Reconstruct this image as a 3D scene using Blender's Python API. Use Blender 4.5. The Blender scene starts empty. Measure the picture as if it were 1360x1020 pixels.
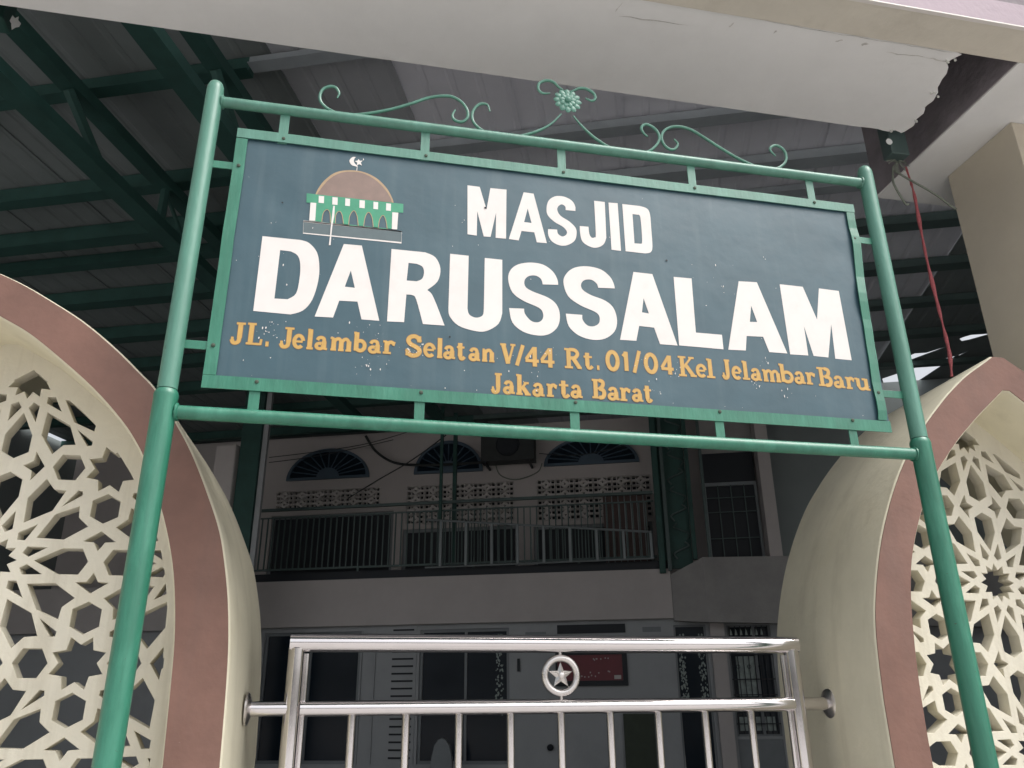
import bpy, bmesh, math, random
from mathutils import Matrix, Vector, noise
R = math.radians
random.seed(7)
scene = bpy.context.scene
col = scene.collection

# ------------------------------------------------------------------ camera
EYE = 1.5
cam_d = bpy.data.cameras.new('camera'); cam = bpy.data.objects.new('camera', cam_d); col.objects.link(cam)
cam_d.sensor_width = 36.0; cam_d.lens = 1069.96/1360*36.0
cam_d.clip_start = 0.05; cam_d.clip_end = 900
YAW, PITCH, ROLL = -0.2053, 0.37942, -0.009046
def view_rows():
    cy, sy = math.cos(YAW), math.sin(YAW)
    Rz = Matrix(((cy, sy, 0), (-sy, cy, 0), (0, 0, 1)))
    Mm = Matrix(((1, 0, 0), (0, 0, -1), (0, 1, 0))) @ Rz
    cp, sp = math.cos(PITCH), math.sin(PITCH)
    Rx = Matrix(((1, 0, 0), (0, cp, sp), (0, -sp, cp)))
    cr, sr = math.cos(ROLL), math.sin(ROLL)
    Rr = Matrix(((cr, -sr, 0), (sr, cr, 0), (0, 0, 1)))
    return Rr @ Rx @ Mm
V = view_rows()
right, down, fwd = Vector(V[0]), Vector(V[1]), Vector(V[2])
rot = Matrix((right, -down, -fwd)).transposed().to_4x4()
cam.matrix_world = Matrix.Translation((0, 0, EYE)) @ rot
scene.camera = cam

# ------------------------------------------------------------------ sky, sun, exposure
SUN_EL = 58.0
w = bpy.data.worlds.new('World'); scene.world = w; w.use_nodes = True
nt = w.node_tree; nt.nodes.clear()
sky = nt.nodes.new('ShaderNodeTexSky'); sky.sky_type = 'NISHITA'; sky.sun_disc = False
sky.sun_elevation = R(SUN_EL); sky.sun_rotation = R(180-48); sky.air_density = 1.0; sky.dust_density = 6.0; sky.ozone_density = 1.0
hs = nt.nodes.new('ShaderNodeHueSaturation'); hs.inputs['Saturation'].default_value = 0.22; hs.inputs['Value'].default_value = 1.0
bg = nt.nodes.new('ShaderNodeBackground'); bg.inputs['Strength'].default_value = 0.15
wo = nt.nodes.new('ShaderNodeOutputWorld')
nt.links.new(sky.outputs[0], hs.inputs['Color']); nt.links.new(hs.outputs[0], bg.inputs['Color']); nt.links.new(bg.outputs[0], wo.inputs['Surface'])
sd = bpy.data.lights.new('sun', 'SUN'); sd.energy = 1.15; sd.angle = R(28); sd.color = (1.0, 0.965, 0.92)
so = bpy.data.objects.new('sun', sd); col.objects.link(so); so.location = (-2, -8, 12); so.rotation_euler = (R(90-SUN_EL), 0, R(48))
scene.view_settings.view_transform = 'Standard'; scene.view_settings.look = 'None'
scene.view_settings.gamma = 1; scene.view_settings.use_curve_mapping = False
scene.view_settings.exposure = 0.65
scene.render.engine = 'CYCLES'
scene.cycles.max_bounces = 10; scene.cycles.diffuse_bounces = 6; scene.cycles.glossy_bounces = 5
try: scene.cycles.use_denoising = True
except Exception: pass

# ------------------------------------------------------------------ materials
def mat(name, c, rough=0.6, metal=0.0, var=0.12, vscale=6.0, bump=0.0, bscale=40.0, spec=0.5, c2=None, c2scale=3.0, c2amt=0.5, coat=0.0, coatr=0.2, bdist=0.01, stretch=None, c2edge=0.12, chips=None, streak=None):
    m = bpy.data.materials.new(name); m.use_nodes = True; n = m.node_tree; L = n.links
    b = n.nodes['Principled BSDF']
    b.inputs['Roughness'].default_value = rough; b.inputs['Metallic'].default_value = metal
    b.inputs['Specular IOR Level'].default_value = spec
    b.inputs['Coat Weight'].default_value = coat; b.inputs['Coat Roughness'].default_value = coatr
    tc = n.nodes.new('ShaderNodeTexCoord'); src = tc.outputs['Object']
    if stretch:
        mp = n.nodes.new('ShaderNodeMapping'); mp.inputs['Scale'].default_value = stretch
        L.new(src, mp.inputs['Vector']); src = mp.outputs[0]
    nz = n.nodes.new('ShaderNodeTexNoise'); nz.inputs['Scale'].default_value = vscale; nz.inputs['Detail'].default_value = 8; nz.inputs['Roughness'].default_value = 0.65
    L.new(src, nz.inputs['Vector'])
    mr = n.nodes.new('ShaderNodeMapRange'); mr.inputs['From Min'].default_value = 0.3; mr.inputs['From Max'].default_value = 0.7
    mr.inputs['To Min'].default_value = 1-var; mr.inputs['To Max'].default_value = 1+var
    L.new(nz.outputs['Fac'], mr.inputs['Value'])
    mx = n.nodes.new('ShaderNodeMix'); mx.data_type = 'RGBA'; mx.blend_type = 'MULTIPLY'; mx.inputs[0].default_value = 1
    mx.inputs[6].default_value = (*c, 1); L.new(mr.outputs[0], mx.inputs[7])
    outc = mx.outputs[2]
    if c2:
        n2 = n.nodes.new('ShaderNodeTexNoise'); n2.inputs['Scale'].default_value = c2scale; n2.inputs['Detail'].default_value = 9; n2.inputs['Roughness'].default_value = 0.7
        L.new(src, n2.inputs['Vector'])
        r2 = n.nodes.new('ShaderNodeMapRange'); r2.inputs['From Min'].default_value = 0.52; r2.inputs['From Max'].default_value = 0.52+c2edge
        r2.inputs['To Max'].default_value = c2amt
        L.new(n2.outputs['Fac'], r2.inputs['Value'])
        m2 = n.nodes.new('ShaderNodeMix'); m2.data_type = 'RGBA'; L.new(r2.outputs[0], m2.inputs[0]); L.new(outc, m2.inputs[6]); m2.inputs[7].default_value = (*c2, 1)
        outc = m2.outputs[2]
    def layer(outc, colr, scale, lo, hi, amt, st=None):
        s_ = tc.outputs['Object']
        if st:
            mp_ = n.nodes.new('ShaderNodeMapping'); mp_.inputs['Scale'].default_value = st; L.new(s_, mp_.inputs['Vector']); s_ = mp_.outputs[0]
        q = n.nodes.new('ShaderNodeTexNoise'); q.inputs['Scale'].default_value = scale; q.inputs['Detail'].default_value = 6; q.inputs['Roughness'].default_value = 0.6
        L.new(s_, q.inputs['Vector'])
        q2 = n.nodes.new('ShaderNodeMapRange'); q2.inputs['From Min'].default_value = lo; q2.inputs['From Max'].default_value = hi; q2.inputs['To Max'].default_value = amt
        L.new(q.outputs['Fac'], q2.inputs['Value'])
        q3 = n.nodes.new('ShaderNodeMix'); q3.data_type = 'RGBA'; L.new(q2.outputs[0], q3.inputs[0]); L.new(outc, q3.inputs[6]); q3.inputs[7].default_value = (*colr, 1)
        return q3.outputs[2]
    if streak: outc = layer(outc, streak[0], streak[1], .52, .72, streak[2], (1,1,.07))
    if chips: outc = layer(outc, chips[0], chips[1], chips[2], chips[2]+.02, .85)
    L.new(outc, b.inputs['Base Color'])
    rr = n.nodes.new('ShaderNodeMapRange'); rr.inputs['To Min'].default_value = max(0.02, rough-0.07); rr.inputs['To Max'].default_value = min(1, rough+0.1)
    L.new(nz.outputs['Fac'], rr.inputs['Value']); L.new(rr.outputs[0], b.inputs['Roughness'])
    if bump:
        nb = n.nodes.new('ShaderNodeTexNoise'); nb.inputs['Scale'].default_value = bscale; nb.inputs['Detail'].default_value = 5
        L.new(src, nb.inputs['Vector'])
        bp = n.nodes.new('ShaderNodeBump'); bp.inputs['Strength'].default_value = bump; bp.inputs['Distance'].default_value = bdist
        L.new(nb.outputs['Fac'], bp.inputs['Height']); L.new(bp.outputs[0], b.inputs['Normal'])
    return m
M = {}
M['cream']   = mat('cream_wall_paint', (0.66, 0.62, 0.48), 0.75, var=0.07, vscale=3, bump=0.25, bscale=30, c2=(0.59,0.53,0.37), c2scale=1.6, c2amt=0.5, c2edge=0.25, streak=((0.42,0.38,0.28),9,.32), chips=((0.30,0.27,0.22),55,.74))
M['lattice'] = mat('lattice_paint', (0.66, 0.625, 0.52), 0.7, var=0.05, vscale=8, bump=0.15, bscale=60, c2=(0.53,0.48,0.34), c2scale=2.0, c2amt=0.5, c2edge=0.3, streak=((0.40,0.36,0.27),14,.42))
M['brown']   = mat('mauve_brown_paint', (0.195, 0.104, 0.080), 0.62, var=0.16, vscale=5, bump=0.2, bscale=35, c2=(0.225,0.135,0.11), c2scale=2.2, c2amt=0.5, c2edge=0.2, streak=((0.15,0.095,0.08),8,.4), chips=((0.45,0.38,0.34),60,.75))
M['white']   = mat('white_soffit', (0.74, 0.74, 0.735), 0.8, var=0.05, vscale=2, bump=0.2, bscale=12, c2=(0.65,0.65,0.64), c2scale=1.2, c2amt=0.5, c2edge=0.2)
M['beige']   = mat('beige_beam_paint', (0.60, 0.56, 0.485), 0.8, var=0.07, vscale=3, bump=0.3, bscale=20, c2=(0.49,0.455,0.39), c2scale=4, c2amt=0.4)
M['pier']    = mat('pier_paint', (0.54, 0.49, 0.40), 0.8, var=0.06, vscale=2.5, bump=0.2, bscale=14, c2=(0.49,0.44,0.345), c2scale=1.5, c2amt=0.5, c2edge=0.2)
M['mauve']   = mat('mauve_fascia', (0.36, 0.29, 0.33), 0.7, var=0.08, vscale=4, bump=0.2)
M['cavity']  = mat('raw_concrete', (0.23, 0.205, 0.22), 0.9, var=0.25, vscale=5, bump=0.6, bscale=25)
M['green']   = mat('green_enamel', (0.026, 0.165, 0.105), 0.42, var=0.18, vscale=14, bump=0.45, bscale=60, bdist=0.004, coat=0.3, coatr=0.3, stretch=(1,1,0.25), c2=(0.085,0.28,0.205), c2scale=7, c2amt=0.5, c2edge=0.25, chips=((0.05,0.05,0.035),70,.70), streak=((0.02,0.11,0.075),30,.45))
M['greenveil']  = mat('veiled_green_enamel', (0.075, 0.215, 0.160), 0.45, var=0.16, vscale=14, bump=0.45, bscale=60, bdist=0.004, coat=0.3, coatr=0.3, stretch=(1,1,0.25), c2=(0.13,0.30,0.245), c2scale=7, c2amt=0.5, c2edge=0.25, chips=((0.06,0.07,0.055),70,.71), streak=((0.06,0.16,0.12),30,.4))  # paler copy of the green enamel, lens flare veil put into its colour
M['rust']    = mat('green_enamel_rust', (0.05, 0.07, 0.05), 0.7, var=0.3, vscale=30)
M['board']   = mat('board_paint', (0.034, 0.080, 0.104), 0.42, var=0.10, vscale=5, bump=0.35, bscale=5.5, bdist=0.012, c2=(0.050,0.102,0.128), c2scale=2.6, c2amt=0.6, c2edge=0.3, coat=0.2, coatr=0.3, streak=((0.09,0.14,0.16),14,.35), chips=((0.16,0.20,0.21),48,.735))
M['wpaint']  = mat('white_letter_paint', (0.68, 0.645, 0.62), 0.55, var=0.03, vscale=10, c2=(0.60,0.56,0.53), c2scale=7, c2amt=0.35)
M['opaint']  = mat('orange_letter_paint', (0.50, 0.305, 0.085), 0.5, var=0.10, vscale=30)
M['oedge']   = mat('orange_letter_edge', (0.22, 0.13, 0.07), 0.5, var=0.15, vscale=30)
M['dbrown']  = mat('dome_brown_paint', (0.22, 0.155, 0.13), 0.5, var=0.12, vscale=20)
M['tan']     = mat('tan_outline_paint', (0.38, 0.27, 0.16), 0.5, var=0.12, vscale=20)
M['lgreen']  = mat('logo_green_paint', (0.05, 0.27, 0.16), 0.45, var=0.12, vscale=20)
M['lgrey']   = mat('logo_grey_paint', (0.09, 0.125, 0.135), 0.45, var=0.10, vscale=20)
M['steel']   = mat('polished_steel', (0.74, 0.71, 0.71), 0.11, metal=1.0, var=0.03, vscale=8, bump=0.05, bscale=8, bdist=0.003)
M['caststeel']= mat('cast_steel', (0.66, 0.63, 0.61), 0.27, metal=1.0, var=0.06, vscale=20, bump=0.1, bscale=60, bdist=0.002)
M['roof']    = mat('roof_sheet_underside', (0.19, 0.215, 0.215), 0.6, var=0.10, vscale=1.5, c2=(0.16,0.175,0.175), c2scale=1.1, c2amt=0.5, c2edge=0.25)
M['roofveil'] = mat('veiled_roof_sheet', (0.64, 0.65, 0.70), 0.55, var=0.05, vscale=1.5, c2=(0.56,0.57,0.61), c2scale=1.1, c2amt=0.5, c2edge=0.25)  # same roof sheets paled: veiling glare over this stretch put into the colour
M['purling'] = mat('blue_grey_purlin', (0.30, 0.335, 0.355), 0.6, var=0.12, vscale=3)
M['roofmid'] = mat('half_veiled_roof_sheet', (0.36, 0.375, 0.395), 0.6, var=0.08, vscale=1.5)  # in-between tone, steps the painted veil down to the dark sheets
M['rafter']  = mat('dark_green_steel', (0.026, 0.075, 0.064), 0.6, var=0.2, vscale=4, spec=0.4)
M['inwall']  = mat('courtyard_wall', (0.50, 0.465, 0.45), 0.8, var=0.06, vscale=1.3, c2=(0.40,0.37,0.355), c2scale=0.9, c2amt=0.45, c2edge=0.25)
M['ingrey']  = mat('courtyard_grey_wall', (0.37, 0.385, 0.395), 0.8, var=0.06, vscale=1.3, c2=(0.30,0.31,0.32), c2scale=0.9, c2amt=0.45)
M['vent']    = mat('vent_block', (0.54, 0.51, 0.49), 0.8, var=0.08, vscale=3)
M['dark']    = mat('dark_opening', (0.010, 0.014, 0.020), 0.6, var=0.2, vscale=2)
M['glass']   = mat('dark_window_glass', (0.010, 0.018, 0.028), 0.15, var=0.1, vscale=2, spec=0.22)
M['tealgl']  = mat('teal_fanlight', (0.07, 0.11, 0.15), 0.5, var=0.15, vscale=3)
M['frame']   = mat('window_frame_grey', (0.20, 0.22, 0.23), 0.5, var=0.08)
M['railg']   = mat('rail_grey_green', (0.065, 0.10, 0.095), 0.5, var=0.1)
M['rails']   = mat('rail_silver', (0.20, 0.225, 0.23), 0.45, metal=0.2, var=0.1)
M['maroon']  = mat('maroon_panel', (0.17, 0.03, 0.04), 0.5, var=0.1)
M['brownd']  = mat('brown_door', (0.075, 0.045, 0.04), 0.6, var=0.15)
M['greenp']  = mat('green_cloth', (0.05, 0.062, 0.045), 0.8, var=0.15)
M['ornate']  = mat('etched_glass', (0.30, 0.36, 0.34), 0.4, var=0.3, vscale=12)
M['floor']   = mat('courtyard_floor', (0.16, 0.16, 0.16), 0.5, var=0.12, vscale=1.2)
M['road']    = mat('street_concrete', (0.42, 0.405, 0.395), 0.9, var=0.2, vscale=1.5, bump=0.3, bscale=60)
M['rope']    = mat('red_rope', (0.36, 0.09, 0.10), 0.8, var=0.2, vscale=60, bump=0.5, bscale=150)
M['cable']   = mat('grey_cable', (0.16, 0.18, 0.15), 0.7, var=0.2, vscale=30)
M['blackc']  = mat('dark_cable', (0.03, 0.035, 0.035), 0.6, var=0.2)
M['stain']   = mat('plaster_crack', (0.52, 0.51, 0.49), 0.9, var=0.3, vscale=30)
M['plaster'] = mat('broken_plaster', (0.60, 0.61, 0.57), 0.9, var=0.15, vscale=15, bump=0.6, bscale=40)
M['paper']   = mat('white_tag', (0.75, 0.77, 0.76), 0.7, var=0.05)
M['backwall']= mat('greenish_grey_wall', (0.22, 0.25, 0.25), 0.8, var=0.08, vscale=1.0)
M['concrete']= mat('grey_concrete', (0.32, 0.31, 0.30), 0.9, var=0.15, vscale=2, bump=0.3)

# ------------------------------------------------------------------ mesh helpers
INV = {}
class MB:
    def __init__(s): s.v = []; s.f = []
    def add(s, vs, fs):
        o = len(s.v); s.v += [tuple(p) for p in vs]; s.f += [tuple(i+o for i in f) for f in fs]; return s
    def box(s, x0, x1, y0, y1, z0, z1):
        if x0 > x1: x0, x1 = x1, x0
        if y0 > y1: y0, y1 = y1, y0
        if z0 > z1: z0, z1 = z1, z0
        v = [(x0,y0,z0),(x1,y0,z0),(x1,y1,z0),(x0,y1,z0),(x0,y0,z1),(x1,y0,z1),(x1,y1,z1),(x0,y1,z1)]
        return s.add(v, [(0,3,2,1),(4,5,6,7),(0,1,5,4),(1,2,6,5),(2,3,7,6),(3,0,4,7)])
    def cbox(s, x0, x1, y0, y1, z0, z1, b=0.004):   # chamfered box
        bm = bmesh.new(); m = MB().box(x0,x1,y0,y1,z0,z1)
        vs = [bm.verts.new(p) for p in m.v]
        for f in m.f: bm.faces.new([vs[i] for i in f])
        bmesh.ops.bevel(bm, geom=bm.edges[:], offset=b, segments=2, affect='EDGES', profile=0.5)
        bm.verts.index_update(); s.add([v.co[:] for v in bm.verts], [[v.index for v in f.verts] for f in bm.faces]); bm.free(); return s
    def tube(s, pts, r, seg=12, cap=True, closed=False):
        pts = [Vector(p) for p in pts]; n = len(pts); rs = r if isinstance(r, (list, tuple)) else [r]*n
        up = None; rings = []
        for i, p in enumerate(pts):
            a = pts[i-1] if (i > 0 or closed) else p; b = pts[(i+1) % n] if (i < n-1 or closed) else p
            t = (b-a).normalized()
            if up is None:
                up = Vector((0,0,1)) if abs(t.z) < 0.9 else Vector((0,1,0))
            side = t.cross(up); 
            if side.length < 1e-5: side = t.cross(Vector((1,0,0)))
            side.normalize(); up = side.cross(t).normalized()
            rings.append([p + (side*math.cos(2*math.pi*k/seg) + up*math.sin(2*math.pi*k/seg))*rs[i] for k in range(seg)])
        vs = [q for rg in rings for q in rg]; fs = []
        m = n if closed else n-1
        for i in range(m):
            j = (i+1) % n
            for k in range(seg):
                k2 = (k+1) % seg; fs.append((i*seg+k, i*seg+k2, j*seg+k2, j*seg+k))
        if cap and not closed:
            fs.append(tuple(range(seg))[::-1]); fs.append(tuple((n-1)*seg+k for k in range(seg)))
        return s.add(vs, fs)
    def lathe_z(s, prof, cx, cy, seg=20):
        vs = []; fs = []
        for (r, z) in prof:
            for k in range(seg): vs.append((cx+r*math.cos(2*math.pi*k/seg), cy+r*math.sin(2*math.pi*k/seg), z))
        for i in range(len(prof)-1):
            for k in range(seg):
                k2 = (k+1) % seg; fs.append((i*seg+k, i*seg+k2, (i+1)*seg+k2, (i+1)*seg+k))
        return s.add(vs, fs)
    def mesh(s, name='m'):
        me = bpy.data.meshes.new(name); me.from_pydata(s.v, [], s.f); me.update(); return me
def setp(o, label=None, cat=None, group=None, kind=None):
    if label: o['label'] = label
    if cat: o['category'] = cat
    if group: o['group'] = group
    if kind: o['kind'] = kind
    return o
def empty(name, loc, rz=0, label=None, cat=None, group=None):
    o = bpy.data.objects.new(name, None); col.objects.link(o); o.location = loc; o.rotation_euler = (0, 0, rz); o.empty_display_size = 0.2
    INV[o.name] = (Matrix.Translation(loc) @ Matrix.Rotation(rz, 4, 'Z')).inverted()
    return setp(o, label, cat, group)
def build(name, mb, m, parent=None, smooth=False, world=True, angle=40):
    me = mb if isinstance(mb, bpy.types.Mesh) else mb.mesh(name)
    if parent is not None and world and parent.name in INV and not isinstance(mb, bpy.types.Mesh): me.transform(INV[parent.name])
    o = bpy.data.objects.new(name, me); col.objects.link(o)
    if parent is not None:
        o.parent = parent
        if parent.name in INV: INV[o.name] = INV[parent.name]
    else: INV[o.name] = Matrix.Identity(4)
    if m and not me.materials: me.materials.append(m)
    if smooth:
        me.polygons.foreach_set('use_smooth', [True]*len(me.polygons))
        try: me.set_sharp_from_angle(angle=R(angle))
        except Exception: pass
    return o
def smooth_path(pts, n=6):        # Catmull-Rom through all points
    P = [Vector(p) for p in pts]; out = []
    for i in range(len(P)-1):
        a = P[max(i-1,0)]; b = P[i]; c = P[i+1]; d = P[min(i+2,len(P)-1)]
        for k in range(n):
            t = k/n; out.append(0.5*((2*b)+(c-a)*t+(2*a-5*b+4*c-d)*t*t+(3*b-a-3*c+d)*t**3))
    out.append(P[-1]); return out
def contour(pts, n=5):            # closed outline; points with a third value are smooth
    N = len(pts); out = []
    for i in range(N):
        b = pts[i]; c = pts[(i+1)%N]
        bs = len(b) > 2; cs = len(c) > 2
        if not (bs or cs): out.append(b[:2]); continue
        a = pts[i-1] if bs else b; d = pts[(i+2)%N] if cs else c
        for k in range(n):
            t = k/n
            out.append(tuple(0.5*((2*b[j])+(c[j]-a[j])*t+(2*a[j]-5*b[j]+4*c[j]-d[j])*t*t+(3*b[j]-a[j]-3*c[j]+d[j])*t**3) for j in (0,1)))
    return out
def fill(contours, y, half=0.0, bevel=0.0, xf=None):
    """flat shape with holes in the XZ plane at depth y, given a thickness of 2*half (+bevel)"""
    cu = bpy.data.curves.new('tmp', 'CURVE'); cu.dimensions = '2D'; cu.fill_mode = 'BOTH'
    cu.extrude = half; cu.bevel_depth = bevel; cu.bevel_resolution = 1; cu.offset = -bevel
    for c in contours:
        sp = cu.splines.new('POLY'); sp.points.add(len(c)-1); sp.use_cyclic_u = True
        for i, p in enumerate(c): sp.points[i].co = (p[0], p[1], 0, 1)
    ob = bpy.data.objects.new('tmp', cu); col.objects.link(ob)
    dg = bpy.context.evaluated_depsgraph_get(); dg.update()
    me = bpy.data.meshes.new_from_object(ob.evaluated_get(dg))
    bpy.data.objects.remove(ob); bpy.data.curves.remove(cu)
    me.transform(Matrix(((1,0,0,0),(0,0,-1,y),(0,1,0,0),(0,0,0,1))))
    me.materials.clear()
    mb = MB(); mb.v = [tuple(v.co) for v in me.vertices]; mb.f = [tuple(p.vertices) for p in me.polygons]
    bpy.data.meshes.remove(me); return mb
def ribbon(pts, wd, y, mb):       # painted stroke: strip of width wd in the XZ plane
    P = [Vector(p[:2]) for p in pts]; L = []; Rr = []
    for i, p in enumerate(P):
        a = P[i-1] if i else p; b = P[i+1] if i < len(P)-1 else p
        t = (b-a).normalized(); n = Vector((-t.y, t.x)); k = 1.0
        if 0 < i < len(P)-1:
            t1 = (p-a).normalized(); k = 1/max(0.6, n.dot(Vector((-t1.y, t1.x))))
        ww = wd[i] if isinstance(wd, (list, tuple)) else wd
        L.append(p+n*ww*0.5*k); Rr.append(p-n*ww*0.5*k)
    vs = [(q.x, y, q.y) for q in L]+[(q.x, y, q.y) for q in Rr]; n = len(P)
    mb.add(vs, [(i, i+n, i+n+1, i+1) for i in range(n-1)])

# ------------------------------------------------------------------ sign artwork outlines (metres, X and Z on the board)
BIG= {'MASJID': [[[(0.3298, 3.1654), (0.3725, 3.1648), (0.3966, 3.0758), (0.4099, 3.1647), (0.4668, 3.166), (0.464, 2.9676), (0.4283, 2.9671), (0.43, 3.0676), (0.4107, 2.9687), (0.3875, 2.9677), (0.3646, 3.0643), (0.3637, 2.968), (0.3322, 2.9697)]], [[(0.5279, 3.1632), (0.5634, 3.1621), (0.6063, 2.9665), (0.571, 2.9661), (0.5631, 3.0045), (0.5181, 3.0046), (0.5079, 2.9661), (0.4736, 2.9675)], [(0.5412, 3.098), (0.554, 3.0406), (0.5278, 3.0417)]], [[(0.7129, 3.1096), (0.6775, 3.109), (0.6768, 3.123, 1), (0.6642, 3.131, 1), (0.6504, 3.1196, 1), (0.6476, 3.1033, 1), (0.6587, 3.0825, 1), (0.6887, 3.064, 1), (0.7102, 3.0415, 1), (0.7137, 3.0168, 1), (0.7053, 2.9879, 1), (0.6797, 2.9676, 1), (0.6521, 2.9632, 1), (0.6251, 2.9754, 1), (0.6126, 2.9986, 1), (0.6122, 3.0234), (0.6442, 3.0254), (0.647, 3.0089, 1), (0.6615, 2.9995, 1), (0.6756, 3.008, 1), (0.6789, 3.022, 1), (0.6656, 3.0392, 1), (0.6357, 3.0556, 1), (0.6125, 3.0798, 1), (0.6088, 3.1079, 1), (0.6175, 3.141, 1), (0.6415, 3.1615, 1), (0.6726, 3.1643, 1), (0.7004, 3.1518, 1), (0.7126, 3.1308, 1)]], [[(0.7838, 3.1614), (0.8234, 3.1613), (0.8211, 3.0139), (0.8113, 2.9877, 1), (0.7908, 2.9717, 1), (0.7656, 2.9688, 1), (0.7357, 2.9852, 1), (0.727, 3.0153, 1), (0.7262, 3.0497), (0.7582, 3.0504), (0.7597, 3.0223, 1), (0.7674, 3.0076, 1), (0.7787, 3.0102, 1), (0.7834, 3.0251, 1)]], [[(0.8372, 3.1605), (0.8713, 3.1623), (0.872, 2.9661), (0.8377, 2.9671)]], [[(0.8887, 3.1612), (0.9539, 3.1611), (0.9809, 3.1541, 1), (0.9909, 3.1305, 1), (0.9911, 3.0722, 1), (0.9898, 2.9957, 1), (0.9806, 2.9727, 1), (0.9601, 2.966), (0.889, 2.9668)], [(0.9245, 3.1235), (0.9425, 3.1231), (0.9534, 3.1128, 1), (0.9534, 3.0168, 1), (0.9467, 3.0034), (0.9238, 3.0026)]]], 'DARUSSALAM': [[[(-0.3219, 2.8852), (-0.2044, 2.8847), (-0.1773, 2.8764, 1), (-0.1507, 2.8452, 1), (-0.1398, 2.7985, 1), (-0.1388, 2.743, 1), (-0.1514, 2.6762, 1), (-0.176, 2.6363, 1), (-0.2114, 2.6192), (-0.322, 2.621)], [(-0.2637, 2.8409), (-0.2314, 2.8401), (-0.2089, 2.8274, 1), (-0.1983, 2.7977, 1), (-0.1959, 2.7481, 1), (-0.2018, 2.6929, 1), (-0.2253, 2.6701), (-0.2644, 2.6689)]], [[(-0.0693, 2.8854), (-0.0123, 2.8862), (0.0574, 2.6219), (0.0025, 2.6218), (-0.0136, 2.6825), (-0.0696, 2.6804), (-0.0843, 2.6203), (-0.1397, 2.6189)], [(-0.0411, 2.7911), (-0.0247, 2.7303), (-0.056, 2.7311)]], [[(0.0832, 2.8844), (0.1931, 2.884), (0.2266, 2.869, 1), (0.2444, 2.8285, 1), (0.2365, 2.7806, 1), (0.2039, 2.7456), (0.2188, 2.7319, 1), (0.2347, 2.6971), (0.2628, 2.6236), (0.1939, 2.6229), (0.1699, 2.7075, 1), (0.1576, 2.7219, 1), (0.1378, 2.7227), (0.1345, 2.6241), (0.0814, 2.622)], [(0.1402, 2.8386), (0.1668, 2.8381), (0.1857, 2.8292, 1), (0.1914, 2.8085, 1), (0.1862, 2.7851, 1), (0.1691, 2.7737), (0.1368, 2.7732)]], [[(0.2752, 2.8879), (0.3372, 2.8871), (0.3354, 2.6916), (0.3417, 2.6699, 1), (0.3635, 2.6608, 1), (0.3852, 2.6711, 1), (0.3891, 2.6966), (0.3914, 2.8849), (0.4507, 2.8843), (0.4499, 2.6855), (0.437, 2.6452, 1), (0.3965, 2.6157, 1), (0.3564, 2.6138, 1), (0.3063, 2.628, 1), (0.2783, 2.6584, 1), (0.2738, 2.6857)]], [[(0.6413, 2.8088), (0.5883, 2.8052), (0.5824, 2.8251, 1), (0.564, 2.8361, 1), (0.54, 2.8313, 1), (0.526, 2.8134, 1), (0.5288, 2.7903, 1), (0.5523, 2.7753, 1), (0.6047, 2.7573, 1), (0.6332, 2.7341, 1), (0.6437, 2.6979, 1), (0.636, 2.6547, 1), (0.6064, 2.624, 1), (0.5674, 2.6151, 1), (0.5186, 2.6247, 1), (0.483, 2.6549, 1), (0.4727, 2.7057), (0.5229, 2.7082), (0.5257, 2.6897, 1), (0.5451, 2.6662, 1), (0.5684, 2.6626, 1), (0.5843, 2.6754, 1), (0.5864, 2.6982, 1), (0.5721, 2.7168, 1), (0.5202, 2.7376, 1), (0.484, 2.7656, 1), (0.4703, 2.8134, 1), (0.4795, 2.8496, 1), (0.5062, 2.8732, 1), (0.5489, 2.8844, 1), (0.5917, 2.8807, 1), (0.6234, 2.859, 1), (0.6387, 2.8309, 1)]], [[(0.8405, 2.8154), (0.7816, 2.8118), (0.7769, 2.8274, 1), (0.7584, 2.8404, 1), (0.7336, 2.836, 1), (0.7215, 2.8188, 1), (0.7266, 2.7986, 1), (0.7556, 2.7809, 1), (0.8037, 2.7651, 1), (0.8322, 2.7386, 1), (0.8415, 2.6931, 1), (0.8299, 2.652, 1), (0.7961, 2.6236, 1), (0.7531, 2.6154, 1), (0.706, 2.6271, 1), (0.6729, 2.6579, 1), (0.664, 2.7032), (0.7209, 2.7039), (0.7217, 2.6851, 1), (0.7369, 2.6665, 1), (0.7582, 2.665, 1), (0.7776, 2.6787, 1), (0.78, 2.7047, 1), (0.7635, 2.7205, 1), (0.716, 2.7391, 1), (0.6743, 2.77, 1), (0.6599, 2.8213, 1), (0.6719, 2.8552, 1), (0.7, 2.8804, 1), (0.7443, 2.8912, 1), (0.7935, 2.8844, 1), (0.8254, 2.8594, 1), (0.8377, 2.8336, 1)]], [[(0.9121, 2.887), (0.981, 2.8856), (1.0502, 2.6193), (0.9878, 2.6192), (0.9714, 2.679), (0.9185, 2.681), (0.9048, 2.6246), (0.8477, 2.6234)], [(0.9418, 2.7878), (0.9569, 2.7308), (0.9321, 2.7331)]], [[(1.0592, 2.8828), (1.1259, 2.8835), (1.1213, 2.6736), (1.2168, 2.6736), (1.2164, 2.619), (1.056, 2.6205)]], [[(1.3051, 2.8909), (1.3752, 2.8941), (1.4545, 2.6227), (1.3863, 2.6225), (1.3709, 2.6793), (1.3087, 2.677), (1.2987, 2.6213), (1.2339, 2.619)], [(1.3412, 2.797), (1.3558, 2.7347), (1.3277, 2.7329)]], [[(1.4644, 2.8952), (1.5551, 2.8939), (1.591, 2.7654), (1.6192, 2.8939), (1.6986, 2.8912), (1.7006, 2.6166), (1.6373, 2.6177), (1.6444, 2.7529), (1.6108, 2.6202), (1.5544, 2.6217), (1.5349, 2.7352), (1.5338, 2.6216), (1.4647, 2.6205)]]]}
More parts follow.
